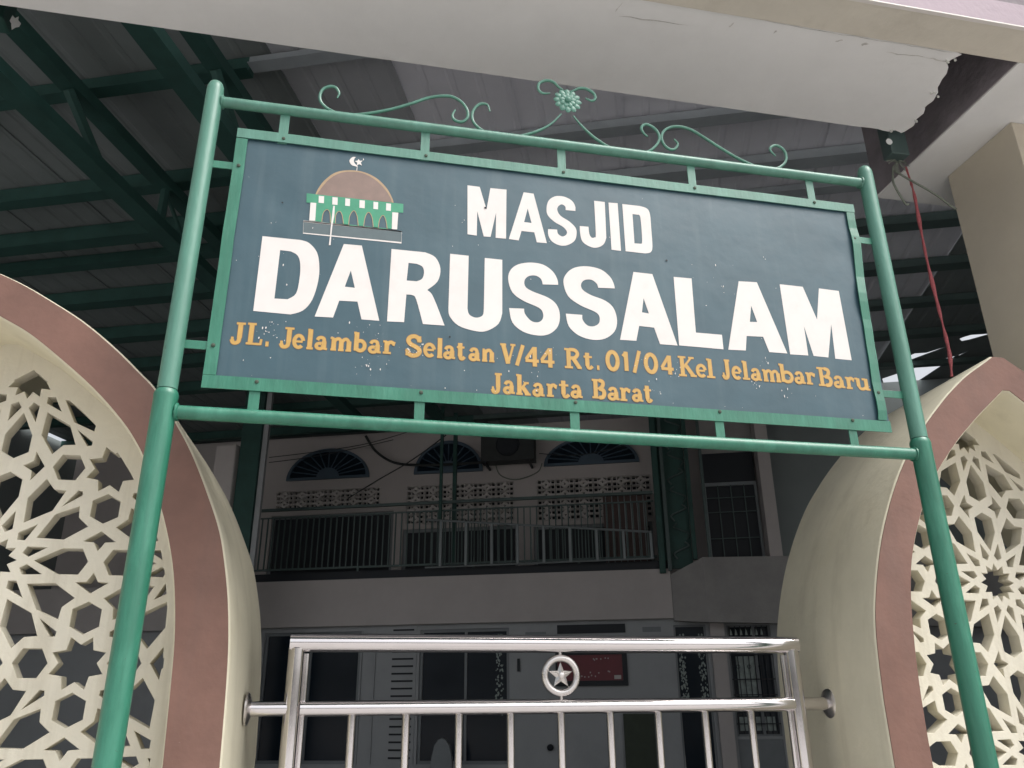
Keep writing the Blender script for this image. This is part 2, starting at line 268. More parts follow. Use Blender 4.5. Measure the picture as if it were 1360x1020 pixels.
SMALL= [[('J', -0.3813, -0.336, 2.5083, 0.0699), ('L', -0.3334, -0.2854, 2.5093, 0.0707), ('.', -0.2781, -0.2629, 2.5088, 0)], [('J', -0.2393, -0.1929, 2.5075, 0.0674), ('e', -0.1988, -0.1614, 2.5084, 0), ('l', -0.1588, -0.1353, 2.5074, 0.0673), ('a', -0.1329, -0.0927, 2.5091, 0), ('m', -0.0886, -0.0199, 2.5096, 0), ('b', -0.0183, 0.025, 2.5122, 0.0643), ('a', 0.0278, 0.069, 2.5105, 0), ('r', 0.0706, 0.1131, 2.5113, 0)], [('S', 0.1416, 0.1942, 2.5094, 0.0714), ('e', 0.1976, 0.2376, 2.5123, 0), ('l', 0.2387, 0.2595, 2.5096, 0.0686), ('a', 0.2605, 0.3004, 2.51, 0), ('t', 0.301, 0.3313, 2.5096, 0.0571), ('a', 0.3402, 0.3796, 2.5093, 0), ('n', 0.3806, 0.4263, 2.509, 0)], [('V', 0.4412, 0.4939, 2.5066, 0.0702), ('/', 0.4903, 0.5231, 2.5037, 0.0725), ('4', 0.5215, 0.5702, 2.5041, 0.0684), ('4', 0.5722, 0.6223, 2.5048, 0.0681)], [('R', 0.6531, 0.7128, 2.5081, 0.0692), ('t', 0.7163, 0.7509, 2.5098, 0.0506), ('.', 0.7602, 0.7739, 2.5108, 0)], [('0', 0.7925, 0.8422, 2.5101, 0.0711), ('1', 0.8482, 0.8742, 2.5126, 0.0689), ('/', 0.8837, 0.9175, 2.5082, 0.0796), ('0', 0.9239, 0.9754, 2.5102, 0.0723), ('4', 0.9824, 1.0303, 2.5112, 0.0683)], [('K', 1.0445, 1.1106, 2.509, 0.0712), ('e', 1.1071, 1.1467, 2.511, 0), ('l', 1.1422, 1.1765, 2.51, 0.069)], [('J', 1.1988, 1.2342, 2.5103, 0.0704), ('e', 1.2364, 1.2734, 2.5131, 0), ('l', 1.2717, 1.303, 2.5129, 0.0676), ('a', 1.3049, 1.3463, 2.5126, 0), ('m', 1.347, 1.4183, 2.5118, 0), ('b', 1.4123, 1.4673, 2.5128, 0.0684), ('a', 1.4667, 1.5091, 2.5127, 0), ('r', 1.5086, 1.5495, 2.5126, 0)], [('B', 1.5554, 1.6148, 2.5103, 0.069), ('a', 1.6138, 1.659, 2.5081, 0), ('r', 1.6591, 1.6994, 2.5066, 0), ('u', 1.6962, 1.7558, 2.5058, 0)], [('J', 0.4105, 0.4498, 2.405, 0.0669), ('a', 0.4508, 0.4903, 2.4052, 0), ('k', 0.4918, 0.5415, 2.4042, 0.0689), ('a', 0.545, 0.5866, 2.4039, 0), ('r', 0.5891, 0.6285, 2.4042, 0), ('t', 0.6309, 0.668, 2.4049, 0.053), ('a', 0.67, 0.711, 2.4067, 0)], [('B', 0.7407, 0.7912, 2.4096, 0.0656), ('a', 0.7928, 0.8347, 2.4073, 0), ('r', 0.833, 0.874, 2.4075, 0), ('a', 0.875, 0.915, 2.4075, 0), ('t', 0.9156, 0.9463, 2.4079, 0.0557)]]
LOGO= {'dome': [(-0.1734, 3.0606), (-0.1625, 3.0933, 1), (-0.1437, 3.1264, 1), (-0.1136, 3.1571, 1), (-0.071, 3.1716, 1), (-0.0235, 3.1711, 1), (0.0217, 3.1515, 1), (0.0566, 3.1163, 1), (0.0767, 3.0793, 1), (0.0819, 3.0624)], 'domein': [(-0.1688, 3.0608), (-0.1552, 3.0899, 1), (-0.1346, 3.1246, 1), (-0.106, 3.1524, 1), (-0.0706, 3.1654, 1), (-0.0268, 3.1657, 1), (0.0165, 3.1454, 1), (0.0494, 3.1131, 1), (0.0692, 3.0827, 1), (0.0756, 3.0629)], 'green': [(-0.2007, 3.0622), (0.1143, 3.0614), (0.115, 3.0266), (0.0981, 3.0262), (0.0985, 2.9602), (-0.1841, 2.9595), (-0.1862, 3.0268), (-0.1985, 3.027)], 'arches': [[(-0.1444, 2.959), (-0.1424, 2.9929, 1), (-0.1313, 3.0083, 1), (-0.1215, 2.9956, 1), (-0.1171, 2.9594)], [(-0.1012, 2.9588), (-0.1018, 2.9917, 1), (-0.0922, 3.0065, 1), (-0.0825, 2.9941, 1), (-0.0756, 2.9603)], [(-0.0588, 2.9568), (-0.0576, 2.993, 1), (-0.0458, 3.0145, 1), (-0.0346, 2.9958, 1), (-0.028, 2.9576)], [(-0.0109, 2.9584), (-0.0077, 2.9949, 1), (0.0019, 3.0145, 1), (0.0137, 2.9976, 1), (0.0204, 2.9593)], [(0.0363, 2.957), (0.0393, 2.9901, 1), (0.0492, 3.0084, 1), (0.059, 2.9925, 1), (0.0657, 2.958)]], 'whites': [[(-0.1615, 3.0575), (-0.1445, 3.0576), (-0.1432, 3.0307), (-0.1601, 3.0306)], [(-0.1179, 3.0581), (-0.1008, 3.0581), (-0.0995, 3.0295), (-0.1165, 3.0294)], [(-0.0762, 3.0583), (-0.0607, 3.0582), (-0.0596, 3.0299), (-0.075, 3.0301)], [(-0.0298, 3.0575), (-0.0124, 3.0576), (-0.0114, 3.0279), (-0.0287, 3.0278)], [(0.0158, 3.0573), (0.0311, 3.0571), (0.0318, 3.0291), (0.0166, 3.0293)], [(0.0577, 3.0567), (0.0734, 3.0565), (0.074, 3.0284), (0.0583, 3.0286)], [(-0.1856, 3.0278), (-0.1673, 3.0284), (-0.1654, 2.9606), (-0.1841, 2.9595)], [(0.0793, 3.0239), (0.099, 3.0246), (0.0978, 2.9593), (0.0805, 2.9589)]], 'base': [(-0.2021, 2.9552), (0.1132, 2.9544), (0.114, 2.911), (-0.1991, 2.9108)], 'drip': [(-0.113, 3.0243), (-0.1077, 3.025), (-0.1064, 2.9868), (-0.11, 2.9485), (-0.1107, 2.9109), (-0.1102, 2.876), (-0.1158, 2.8753), (-0.1149, 2.9104), (-0.1148, 2.9479), (-0.1141, 2.9859)], 'moon': [(-0.0526, 3.2274), (-0.0635, 3.2258, 1), (-0.0728, 3.2099, 1), (-0.0652, 3.1939, 1), (-0.0532, 3.1902), (-0.0465, 3.1889), (-0.0474, 3.1731), (-0.0449, 3.1735), (-0.045, 3.1937), (-0.0527, 3.1993, 1), (-0.0581, 3.2098, 1), (-0.0566, 3.2204, 1)], 'star': [(-0.043, 3.221), (-0.0389, 3.2139), (-0.0291, 3.2163), (-0.0348, 3.2073), (-0.0304, 3.1957), (-0.0399, 3.2002), (-0.0469, 3.1947), (-0.0468, 3.2056), (-0.0552, 3.2102), (-0.0462, 3.2138)]}
SCROLL= [[(-0.1312, 3.4598), (-0.1257, 3.4819), (-0.139, 3.5039), (-0.1604, 3.5051), (-0.1825, 3.4873), (-0.1892, 3.4531), (-0.1777, 3.4252), (-0.1482, 3.4033), (-0.1103, 3.3947), (-0.0637, 3.3992), (-0.008, 3.416), (0.0576, 3.4429), (0.1239, 3.4781), (0.1816, 3.5123), (0.2307, 3.5299), (0.2706, 3.5323), (0.306, 3.5114), (0.3255, 3.4774), (0.3244, 3.4465), (0.3048, 3.4263), (0.28, 3.4303), (0.2712, 3.4502), (0.2816, 3.4764)], [(0.4065, 3.4891), (0.3962, 3.5186), (0.3659, 3.5136), (0.343, 3.4726), (0.3515, 3.4249), (0.4067, 3.3886), (0.4871, 3.3888), (0.5691, 3.4222), (0.6322, 3.4692), (0.6736, 3.5224)], [(0.7192, 3.5204), (0.7545, 3.4732), (0.7992, 3.4305), (0.858, 3.3957), (0.9229, 3.3835), (0.9542, 3.3832), (0.9832, 3.3919), (1.0181, 3.4135), (1.0448, 3.448), (1.0517, 3.4741), (1.0442, 3.5011), (1.0216, 3.5213), (0.9977, 3.5249), (0.9828, 3.5056), (0.9899, 3.4842), (1.0056, 3.4699)], [(1.11, 3.4746), (1.1238, 3.4543), (1.1109, 3.43), (1.0911, 3.4243), (1.0705, 3.4379), (1.0608, 3.4671), (1.0683, 3.4992), (1.0948, 3.5248), (1.1351, 3.5368), (1.179, 3.5305), (1.2213, 3.5086), (1.2865, 3.4674), (1.3566, 3.4271), (1.4281, 3.3981), (1.4874, 3.3897), (1.53, 3.4042), (1.5594, 3.431), (1.57, 3.4609), (1.5631, 3.4915), (1.5397, 3.5081), (1.5157, 3.5017), (1.5054, 3.4829), (1.5248, 3.4572)], [(0.6949, 3.6266), (0.6673, 3.6449), (0.649, 3.6647), (0.621, 3.6685), (0.5925, 3.6492), (0.5895, 3.6201), (0.6055, 3.6057), (0.6335, 3.6105)], [(0.7044, 3.6283), (0.7285, 3.641), (0.7479, 3.653), (0.7766, 3.655), (0.8044, 3.6366), (0.8081, 3.6142), (0.7932, 3.602), (0.7699, 3.6107)]]

# ================================================================== SETTING
b = MB(); b.box(-60, 60, -60, 3.28, -0.2, 0.0)
setp(build('street', b, M['road']), kind='structure')
b = MB(); b.box(-16, 16, 3.285, 26, -0.2, -0.004)
setp(build('courtyard_floor', b, M['floor']), kind='structure')
# low plinth under the gate and arches
b = MB(); b.cbox(-3.4, 4.6, 2.5, 3.32, 0.0, 0.14, 0.01)
setp(build('threshold_kerb', b, M['concrete']), kind='structure')

# ================================================================== ARCHED FENCE WALLS
OUT = [(0.03,2.829),(0.08,2.795),(0.14,2.757),(0.19,2.722),(0.255,2.668),(0.32,2.608),(0.41,2.515),(0.48,2.432),(0.55,2.340),(0.62,2.222),(0.68,2.098),(0.72,1.995),(0.755,1.880),(0.78,1.77),(0.793,1.65),(0.80,1.5),(0.80,0.1)]
INN = [(0.012,2.674),(0.06,2.635),(0.15,2.562),(0.22,2.500),(0.29,2.434),(0.40,2.312),(0.49,2.180),(0.57,2.010),(0.61,1.865),(0.633,1.70),(0.645,1.55),(0.65,1.4),(0.65,0.42)]
CLIP = [(0.0,2.60),(0.06,2.548),(0.12,2.505),(0.172,2.465),(0.228,2.415),(0.30,2.338),(0.371,2.246),(0.45,2.112),(0.509,1.977),(0.541,1.857),(0.558,1.75),(0.566,1.6),(0.567,0.50)]
def arch(half, A, off=0.0, bottom=None, refine=4):
    h = smooth_path([(p[0]-off, p[1]-off*0.7) for p in half[:-1]], refine)
    h = [(p.x, p.y) for p in h] + [(half[-1][0]-off, half[-1][1] if bottom is None else bottom)]
    return [(A+d, z) for d, z in h] + [(A-d, z) for d, z in reversed(h)]
LY = 2.87; LP = 0.6242; LZ = 1.945
def holes(A):
    """pierced star pattern: twelve-point rosettes on a square grid, eight-point stars at the cell centres"""
    H = []
    def addh(c, pts): H.append([(c[0]+x*LP, c[1]+z*LP) for x, z in pts])
    def rotp(pts, a): ca, sa = math.cos(a), math.sin(a); return [(x*ca-z*sa, x*sa+z*ca) for x, z in pts]
    for i in range(-1, 2):
        for j in range(-3, 2):
            c = (A+i*LP, LZ+j*LP)
            addh(c, [((.122 if k % 2 == 0 else .083)*math.cos(math.pi*k/12), (.122 if k % 2 == 0 else .083)*math.sin(math.pi*k/12)) for k in range(24)])
            for k in range(12): addh(c, rotp([(.148,0),(.173,.027),(.262,0),(.173,-.027)], R(15+30*k)))
            p0 = [(.205,0),(.330,.066),(.425,.066),(.462,0),(.425,-.066),(.330,-.066)]
            p3 = [(.195,.118),(.325,.112),(.430,.184),(.377,.230),(.371,.290),(.262,.243)]
            p6 = [(z, x) for x, z in reversed(p3)]
            for q in range(4):
                addh(c, rotp(p0, q*math.pi/2)); addh(c, rotp(p3, q*math.pi/2)); addh(c, rotp(p6, q*math.pi/2))
            # four-point stars either side of each cell edge midpoint
            s4 = [(0,.160),(-.078,.106),(-.027,.102),(0,.057),(.027,.102),(.078,.106)]
            m = (c[0]+LP/2, c[1]); addh(m, s4); addh(m, [(x,-z) for x, z in reversed(s4)])
            m = (c[0], c[1]+LP/2); addh(m, rotp(s4, math.pi/2)); addh(m, rotp(s4, -math.pi/2))
            c8 = (c[0]+LP/2, c[1]+LP/2)
            addh(c8, [((.133 if k % 2 else .088)*math.cos(math.pi*k/8), (.133 if k % 2 else .088)*math.sin(math.pi*k/8)) for k in range(16)])
            hx = [(.138,0),(.176,.069),(.261,.069),(.298,0),(.261,-.069),(.176,-.069)]
            dt = [(-.212,-.212),(-.125,-.150),(-.128,-.128),(-.150,-.125)]
            for q in range(4): addh(c8, rotp(hx, q*math.pi/2)); addh(c8, rotp(dt, q*math.pi/2))
    return H
def area(p): return 0.5*sum(p[i-1][0]*p[i][1]-p[i][0]*p[i-1][1] for i in range(len(p)))
def clip_poly(subj, clip):
    if area(clip) < 0: clip = clip[::-1]
    out = subj
    for i in range(len(clip)):
        a, b_ = clip[i-1], clip[i]; inp = out; out = []
        if not inp: break
        ins = lambda p: (b_[0]-a[0])*(p[1]-a[1])-(b_[1]-a[1])*(p[0]-a[0]) >= 0
        for k in range(len(inp)):
            p, q = inp[k-1], inp[k]
            if ins(p) != ins(q):
                d1 = (b_[0]-a[0])*(p[1]-a[1])-(b_[1]-a[1])*(p[0]-a[0]); d2 = (b_[0]-a[0])*(q[1]-a[1])-(b_[1]-a[1])*(q[0]-a[0])
                t = d1/(d1-d2); out.append((p[0]+(q[0]-p[0])*t, p[1]+(q[1]-p[1])*t))
            if ins(q): out.append(q)
    return out
def convex(p):
    c = sorted(set((round(x,5), round(z,5)) for x, z in p))
    def half(pts):
        h = []
        for q in pts:
            while len(h) > 1 and (h[-1][0]-h[-2][0])*(q[1]-h[-2][1])-(h[-1][1]-h[-2][1])*(q[0]-h[-2][0]) <= 0: h.pop()
            h.append(q)
        return h
    return half(c)[:-1]+half(c[::-1])[:-1]
WF, WB = 2.6, 3.34        # front and back of the arched walls
OUTL = [(0.035,2.828),(0.10,2.800),(0.171,2.763),(0.311,2.680),(0.427,2.590),(0.506,2.518),(0.574,2.451),(0.665,2.322),(0.720,2.230),(0.777,2.113),(0.823,2.005),(0.853,1.892),(0.873,1.790),(0.888,1.668),(0.896,1.532),(0.902,1.348),(0.902,0.1)]
INNL = [(0.02,2.690),(0.08,2.660),(0.158,2.617),(0.253,2.547),(0.376,2.446),(0.475,2.346),(0.536,2.267),(0.585,2.180),(0.648,2.035),(0.690,1.905),(0.713,1.792),(0.727,1.683),(0.734,1.562),(0.742,1.354),(0.745,0.42)]
def arch_wall(A, label, OUT=OUT, INN=INN, S=None):
    S = A if S is None else S
    root = empty('arched_fence_wall', (A, WF, 0.1), 0, label, 'wall', 'arched wall bays either side of the gate')
    ym = (WF+WB)/2
    ab = fill([arch(OUT, A), arch(INN, A, bottom=0.42)], ym, (WB-WF)/2-0.008, 0.008)
    ab.v = [(x+0.042*(y-WF), y, z) for x, y, z in ab.v]      # the reveals run slightly askew
    build('arch_body', ab, M['cream'], root, True, angle=50)
    # brown painted band round the opening, a skim proud of the wall face
    build('painted_band', fill([arch(OUT, A, off=0.005), arch(INN, A, off=-0.005, bottom=0.415)], WF-0.001, 0.0014, 0.0006), M['brown'], root)
    clip = convex(arch(CLIP, S, bottom=0.50, refine=2)); hs_ = []
    for h in holes(S):
        q = clip_poly(h, clip)
        if len(q) > 2:
            r = [q[0]]
            for p in q[1:]:
                if math.hypot(p[0]-r[-1][0], p[1]-r[-1][1]) > 0.0015: r.append(p)
            if len(r) > 2 and abs(area(r)) > 0.00022: hs_.append(r)
    build('pierced_screen', fill([arch(INN, A, off=-0.02, bottom=0.40)]+hs_, LY+0.028, 0.026, 0.002), M['lattice'], root)
    return root
arch_wall(-1.20, 'cream arched wall with mauve brown band and pierced star screen, left of the gate', OUTL, INNL, -1.105)
arch_wall(2.603, 'cream arched wall with mauve brown band and pierced star screen, right of the gate')

# ================================================================== CANOPY OVER THE GATE
CZ = 4.11
can = empty('entrance_canopy', (0, 2.1, CZ), 0, 'white ceilinged concrete canopy with a mauve edge and a broken corner above the sign', 'canopy')
b = MB(); b.box(-5.0, 4.4, 2.10, 2.262, CZ, CZ+0.126); build('front_beam', b, M['beige'], can)
b = MB(); b.cbox(-5.0, 4.4, 2.085, 2.0995, CZ+0.004, CZ+0.128, 0.003); build('fascia_board', b, M['mauve'], can)
b = MB(); b.box(-5.0, 4.4, 2.0835, 2.1005, CZ-0.003, CZ+0.0035); build('drip_edge', b, M['wpaint'], can)
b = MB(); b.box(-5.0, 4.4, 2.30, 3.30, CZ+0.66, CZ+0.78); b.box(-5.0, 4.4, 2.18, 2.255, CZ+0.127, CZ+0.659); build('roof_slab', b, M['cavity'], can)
# soffit board with its broken right end (plan outline in X, Y)
f = 2.61/2.70
brk = [(2.592*f,2.337*f)]
plan = [(-5.0, 2.264), (2.455,2.264),(2.487,2.275),(2.470,2.300),(2.452,2.330),(2.482,2.352),(2.500,2.385),(2.505,2.42),(2.520,2.47),(2.545,2.50),(2.560,2.55),(2.552,2.60),(2.575,2.64),(2.568,2.68),(2.585,2.725),(2.575,2.76),(2.560,2.788),(2.52,2.775),(2.49,2.790),(2.40,2.782),(2.30,2.786),(-5.0,2.782)]
rnd = random.Random(3); pl2 = []
for i in range(len(plan)):
    a, c = plan[i], plan[(i+1) % len(plan)]; pl2.append(a)
    if 1 <= i < 19:
        for k in (1, 2): t = k/3; pl2.append((a[0]+(c[0]-a[0])*t+rnd.uniform(-.002,.002), a[1]+(c[1]-a[1])*t+rnd.uniform(-.002,.002)))
so_ = fill([pl2], 0, 0.007, 0.0)   # made upright, then laid flat
so_.v = [(x, z, CZ+0.012+y) for x, y, z in so_.v]
so_.f = [tuple(reversed(q)) for q in so_.f]
build('soffit_board', so_, M['white'], can)
# inner lining of the canopy behind the board and the back beam that closes it
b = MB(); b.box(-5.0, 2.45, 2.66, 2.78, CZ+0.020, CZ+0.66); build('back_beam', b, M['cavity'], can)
# side beam running in over the right hand wall
b = MB(); b.cbox(2.768, 3.40, 2.264, 3.30, CZ+0.001, CZ+0.64, 0.004); build('side_beam', b, M['white'], can)
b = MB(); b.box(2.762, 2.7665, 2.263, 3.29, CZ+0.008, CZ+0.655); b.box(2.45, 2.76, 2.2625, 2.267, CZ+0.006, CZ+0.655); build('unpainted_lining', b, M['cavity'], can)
b = MB()
for cx, cy in ((2.47,2.31),(2.54,2.52),(2.56,2.70),(2.50,2.775)):
    for k in range(3):
        x = cx+rnd.uniform(-.03,.02); y = cy+rnd.uniform(-.02,.02); s_ = rnd.uniform(.002,.005)
        b.box(x-s_, x+s_, y-s_*.6, y+s_*.6, CZ-0.004-s_*.2, CZ+0.0055)
o_ = build('broken_plaster', b, M['plaster'], can); o_['kind'] = 'stuff'
def crack(pts, wd, rnd, mb):
    P = []
    for i in range(len(pts)-1):
        a, c = pts[i], pts[i+1]
        for k in range(6): t = k/6; P.append((a[0]+(c[0]-a[0])*t, a[1]+(c[1]-a[1])*t+rnd.uniform(-.004,.004)))
    P.append(pts[-1]); ws = [wd*rnd.uniform(.3,1.2) for _ in P]; ws[0] = ws[-1] = wd*.1
    t = MB(); ribbon(P, ws, 0, t); mb.add([(x, z, CZ+0.0035) for x, y, z in t.v], t.f)
b = MB()
for pts, wd in (([(2.15,2.325),(2.33,2.318),(2.47,2.325)],.006),([(1.55,2.268),(1.85,2.272),(2.2,2.270),(2.44,2.272)],.003),([(1.9,2.31),(1.93,2.30)],.01),([(1.42,2.33),(1.43,2.30)],.006),([(1.62,2.325),(1.625,2.305)],.006),([(0.95,2.36),(1.25,2.35)],.006),([(2.02,2.305),(2.05,2.295)],.012),([(0.93,2.34),(0.945,2.29)],.005)):
    crack(pts, wd, rnd, b)
build('crack', b, M['stain'], can)
# pier above the right hand arch
h = [(d, z) for d, z in OUT if d > 0.40]
t = fill([[(3.028, 4.108), (3.028, 2.45), (3.12, 2.36), (3.40, 1.9), (3.9, 1.9), (3.9, 4.108)]], (2.605+3.05)/2, (3.05-2.605)/2-0.004, 0.004)
pr = build('canopy_pier', t, M['pier'])
setp(pr, 'beige rendered pier carrying the canopy behind the right arch', 'pier')
t = MB(); t.cbox(-2.8, -2.15, 2.605, 3.05, 0.1, 4.108, 0.006)
setp(build('canopy_pier', t, M['pier']), 'beige rendered pier carrying the canopy beyond the left arch', 'pier')

# things hanging in the broken corner
t = MB()
rp = smooth_path([(2.62,3.02,4.12),(2.64,3.04,3.95),(2.655,3.045,3.80)], 4)
def hang(pts, r, seg=8, jit=0.0, n=6):
    mb = MB(); P = smooth_path(pts, n); P = [p+Vector((rnd.uniform(-jit,jit), rnd.uniform(-jit,jit), 0)) for p in P]
    return mb.tube(P, r, seg)
def pix(px, py, Y):   # helper kept for placing thin hanging cords by direction of sight at a known depth
    d = (right*(px-680)/1069.96 + down*(py-510)/1069.96 + fwd); return Vector((0,0,EYE)) + d*(Y/d.y)
yr = 2.93
pts = [pix(x, y, yr) for x, y in ((1203,222),(1209,240),(1215,262),(1222,300),(1231,345),(1243,395),(1253,435),(1261,470),(1264,500))]
mb = MB(); P = smooth_path(pts, 8)
rs = [0.0072+0.0016*math.sin(i*0.9) + 0.0016*math.sin(i*0.37) for i in range(len(P))]; rs = [max(0.004, q)*(0.6 if i < 10 else 1) for i, q in enumerate(rs)]
mb.tube(P, rs, 10)
setp(build('hanging_rope', mb, M['rope'], smooth=True), 'frayed red rope hanging down from the broken canopy corner', 'rope')
mb = hang([pix(x,y,2.9) for x, y in ((1186,222),(1186,240),(1190,250),(1197,262),(1203,271),(1207,271))], 0.0055)
setp(build('hanging_cable', mb, M['cable'], smooth=True), 'short grey cable end curling below the canopy corner', 'cable')
mb = hang([pix(x,y,2.9) for x, y in ((1188,226),(1200,234),(1216,243),(1232,252),(1248,262),(1262,273),(1270,278))], 0.0055)
setp(build('hanging_cable', mb, M['cable'], smooth=True), 'longer grey cable slanting from the canopy corner to the beige pier', 'cable')
# conduit box under the canopy edge with a torn bottom and white tag
t = MB(); c = pix(1190, 196, 2.86)
t.cbox(c.x-.055, c.x+.045, 2.83, 2.90, c.z-.06, 4.40, 0.004)
bx = build('conduit_box', t, M['railg']); setp(bx, 'dark green conduit post end with a white tag behind the canopy corner', 'conduit')
t = MB(); q = pix(1181, 188, 2.826); t.tube([(q.x,2.829,q.z),(q.x,2.824,q.z)], 0.017, 12); o_ = build('tag', t, M['paper'], bx)
t = MB()
for k in range(26):
    a = rnd.uniform(0, 6.28); L_ = rnd.uniform(.03,.07); q = Vector((c.x-.01, 2.86, c.z-.09))
    e = q+Vector((math.cos(a)*L_, math.sin(a)*.03, -abs(math.sin(a))*L_*.9+.01)); t.tube([q, (q+e)/2+Vector((0,0,.01)), e], 0.0016, 5)
setp(build('frayed_wire_bundle', t, M['cable']), 'tangle of frayed grey wires at the foot of the conduit box', 'wires')

# ================================================================== SIGN ON ITS POSTS
SY = 2.30
sign = empty('mosque_sign', (0.687, SY, 0.0), 0, 'green pipe framed mosque name board on two posts in front of the gate', 'sign')
def pole(x, zj):
    b = MB(); seg = 20
    b.lathe_z([(0.001,3.462),(0.012,3.460),(0.021,3.452),(0.0265,3.438),(0.028,3.42),(0.028,zj+0.012)], x, SY, seg)
    ob = build('post', b, M['greenveil'], sign, True)
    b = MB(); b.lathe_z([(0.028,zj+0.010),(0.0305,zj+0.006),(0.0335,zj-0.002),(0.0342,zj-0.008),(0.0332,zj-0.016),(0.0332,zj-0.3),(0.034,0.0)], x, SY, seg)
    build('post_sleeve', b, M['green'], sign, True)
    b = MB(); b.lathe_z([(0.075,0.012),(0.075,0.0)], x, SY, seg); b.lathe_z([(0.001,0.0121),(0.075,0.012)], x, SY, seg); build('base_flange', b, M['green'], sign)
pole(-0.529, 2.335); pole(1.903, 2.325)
b = MB(); b.tube([(-0.505,SY,3.381),(0.7,SY,3.3815),(1.879,SY,3.382)], 0.0185, 18); build('top_rail', b, M['greenveil'], sign, True)
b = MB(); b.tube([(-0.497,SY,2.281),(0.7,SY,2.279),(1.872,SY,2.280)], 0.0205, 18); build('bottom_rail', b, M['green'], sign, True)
for x, z in ((-.5,3.381),(1.874,3.382),(-.494,2.281),(1.87,2.28)):     # weld beads
    b = MB(); r_ = 0.0195 if z > 3 else 0.0215
    ring = [(x+rnd.uniform(-.0015,.0015), SY+math.cos(a)*r_, z+math.sin(a)*r_) for a in [2*math.pi*k/22 for k in range(22)]]
    b.tube(ring, [0.0035+rnd.uniform(0,.0022) for _ in ring], 6, closed=True); build('weld_bead', b, M['greenveil'] if z > 3 else M['green'], sign, True)
# panel sheet, gently buckled
NX, NZ = 60, 26; BX0, BX1, BZ0, BZ1 = -0.418, 1.803, 2.366, 3.266
BY = SY+0.006
bm_ = MB(); vs = []
def wav(x, z):
    v = noise.noise(Vector((x*2.1, z*2.6, 3.3)))*0.0009 + noise.noise(Vector((x*5.5, z*6.0, 9.1)))*0.0003
    for (dx, dz, r_, a) in ((-0.273,3.016,.03,.004),(-0.23,2.98,.05,.002),(1.73,3.06,.03,.003),(1.2,2.42,.05,.0012)):
        v += a*math.exp(-((x-dx)**2+(z-dz)**2)/(r_*r_))
    return v
for j in range(NZ+1):
    for i in range(NX+1):
        x = BX0+(BX1-BX0)*i/NX; z = BZ0+(BZ1-BZ0)*j/NZ; vs.append((x, BY+0.0003+max(-0.0003, wav(x, z)), z))
fs = [(j*(NX+1)+i, j*(NX+1)+i+1, (j+1)*(NX+1)+i+1, (j+1)*(NX+1)+i) for j in range(NZ) for i in range(NX)]
bm_.add(vs, fs)
bm_.box(BX0, BX1, BY+0.006, BY+0.0075, BZ0, BZ1)
board = build('board', bm_, M['board'], sign, True)
# edge strips
def strip(pts, wd, vertical=False, amp=0.0):
    b = MB(); th = 0.004; n = 24; P = []
    for i in range(n+1):
        t = i/n; x = pts[0][0]+(pts[1][0]-pts[0][0])*t; z = pts[0][1]+(pts[1][1]-pts[0][1])*t
        wob = amp*(math.sin(t*17+1)*.5+math.sin(t*9)*.6+math.sin(t*31)*.25)
        P.append((x+(wob if vertical else 0), z+(0 if vertical else wob*.5), -abs(wob)*1.3))
    vs = []
    for (x, z, dy) in P:
        o = (wd/2, 0) if vertical else (0, wd/2)
        y = SY-0.0015+dy
        vs += [(x-o[0], y, z-o[1]), (x+o[0], y, z+o[1]), (x+o[0], y+th, z+o[1]), (x-o[0], y+th, z-o[1])]
    fs = []
    for i in range(n):
        for k in range(4): fs.append((i*4+k, i*4+(k+1)%4, (i+1)*4+(k+1)%4, (i+1)*4+k))
    fs += [(0,1,2,3), (n*4+3,n*4+2,n*4+1,n*4)]
    return b.add(vs, fs)
build('edge_strip', strip([(-0.4406,3.265),(1.8233,3.2565)], 0.036, amp=0.0010), M['greenveil'], sign)
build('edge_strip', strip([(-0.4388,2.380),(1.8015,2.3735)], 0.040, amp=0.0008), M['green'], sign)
s1 = strip([(-0.4215,2.402),(-0.4225,3.2445)], 0.036, True, 0.0009); s1.v = [(x, y+.0012, z) for x, y, z in s1.v]; build('edge_strip', s1, M['green'], sign)
s1 = strip([(1.772,2.396),(1.805,3.2365)], 0.033, True, 0.0042); s1.v = [(x, y+.0012, z) for x, y, z in s1.v]; build('edge_strip', s1, M['green'], sign)
# tabs and screws
def tab(x, z, vert, rail):
    b = MB()
    if vert: z0, z1 = sorted((z, rail)); b.cbox(x-.0155, x+.0155, SY+.0028, SY+.0068, z0, z1, .0008)
    else: x0, x1 = sorted((x, rail)); b.cbox(x0, x1, SY+.0028, SY+.0068, z-.0135, z+.0135, .0008)
    return b
def screw(x, z):
    b = MB(); b.tube([(x,SY-.0014,z),(x,SY-.0045,z),(x,SY-.0062,z)], [.0062,.0058,.002], 10); build('screw', b, M['rust'], sign, True)
    b = MB(); 
for x in (-0.2959, .179, .6688, 1.1677, 1.6526): build('bracket_tab', tab(x, 3.245, True, 3.372), M['greenveil'], sign); screw(x+.004, 3.262)
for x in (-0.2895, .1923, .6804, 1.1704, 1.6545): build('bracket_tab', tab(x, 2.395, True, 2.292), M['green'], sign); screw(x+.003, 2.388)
for x, z, rl in ((-.43,3.135,-.51),(-.43,2.495,-.505),(1.80,3.120,1.885),(1.785,2.497,1.880)):
    build('bracket_tab', tab(x, z, False, rl), M['green'], sign); screw(-.4215 if x < 0 else (1.800 if z > 3 else 1.777), z)
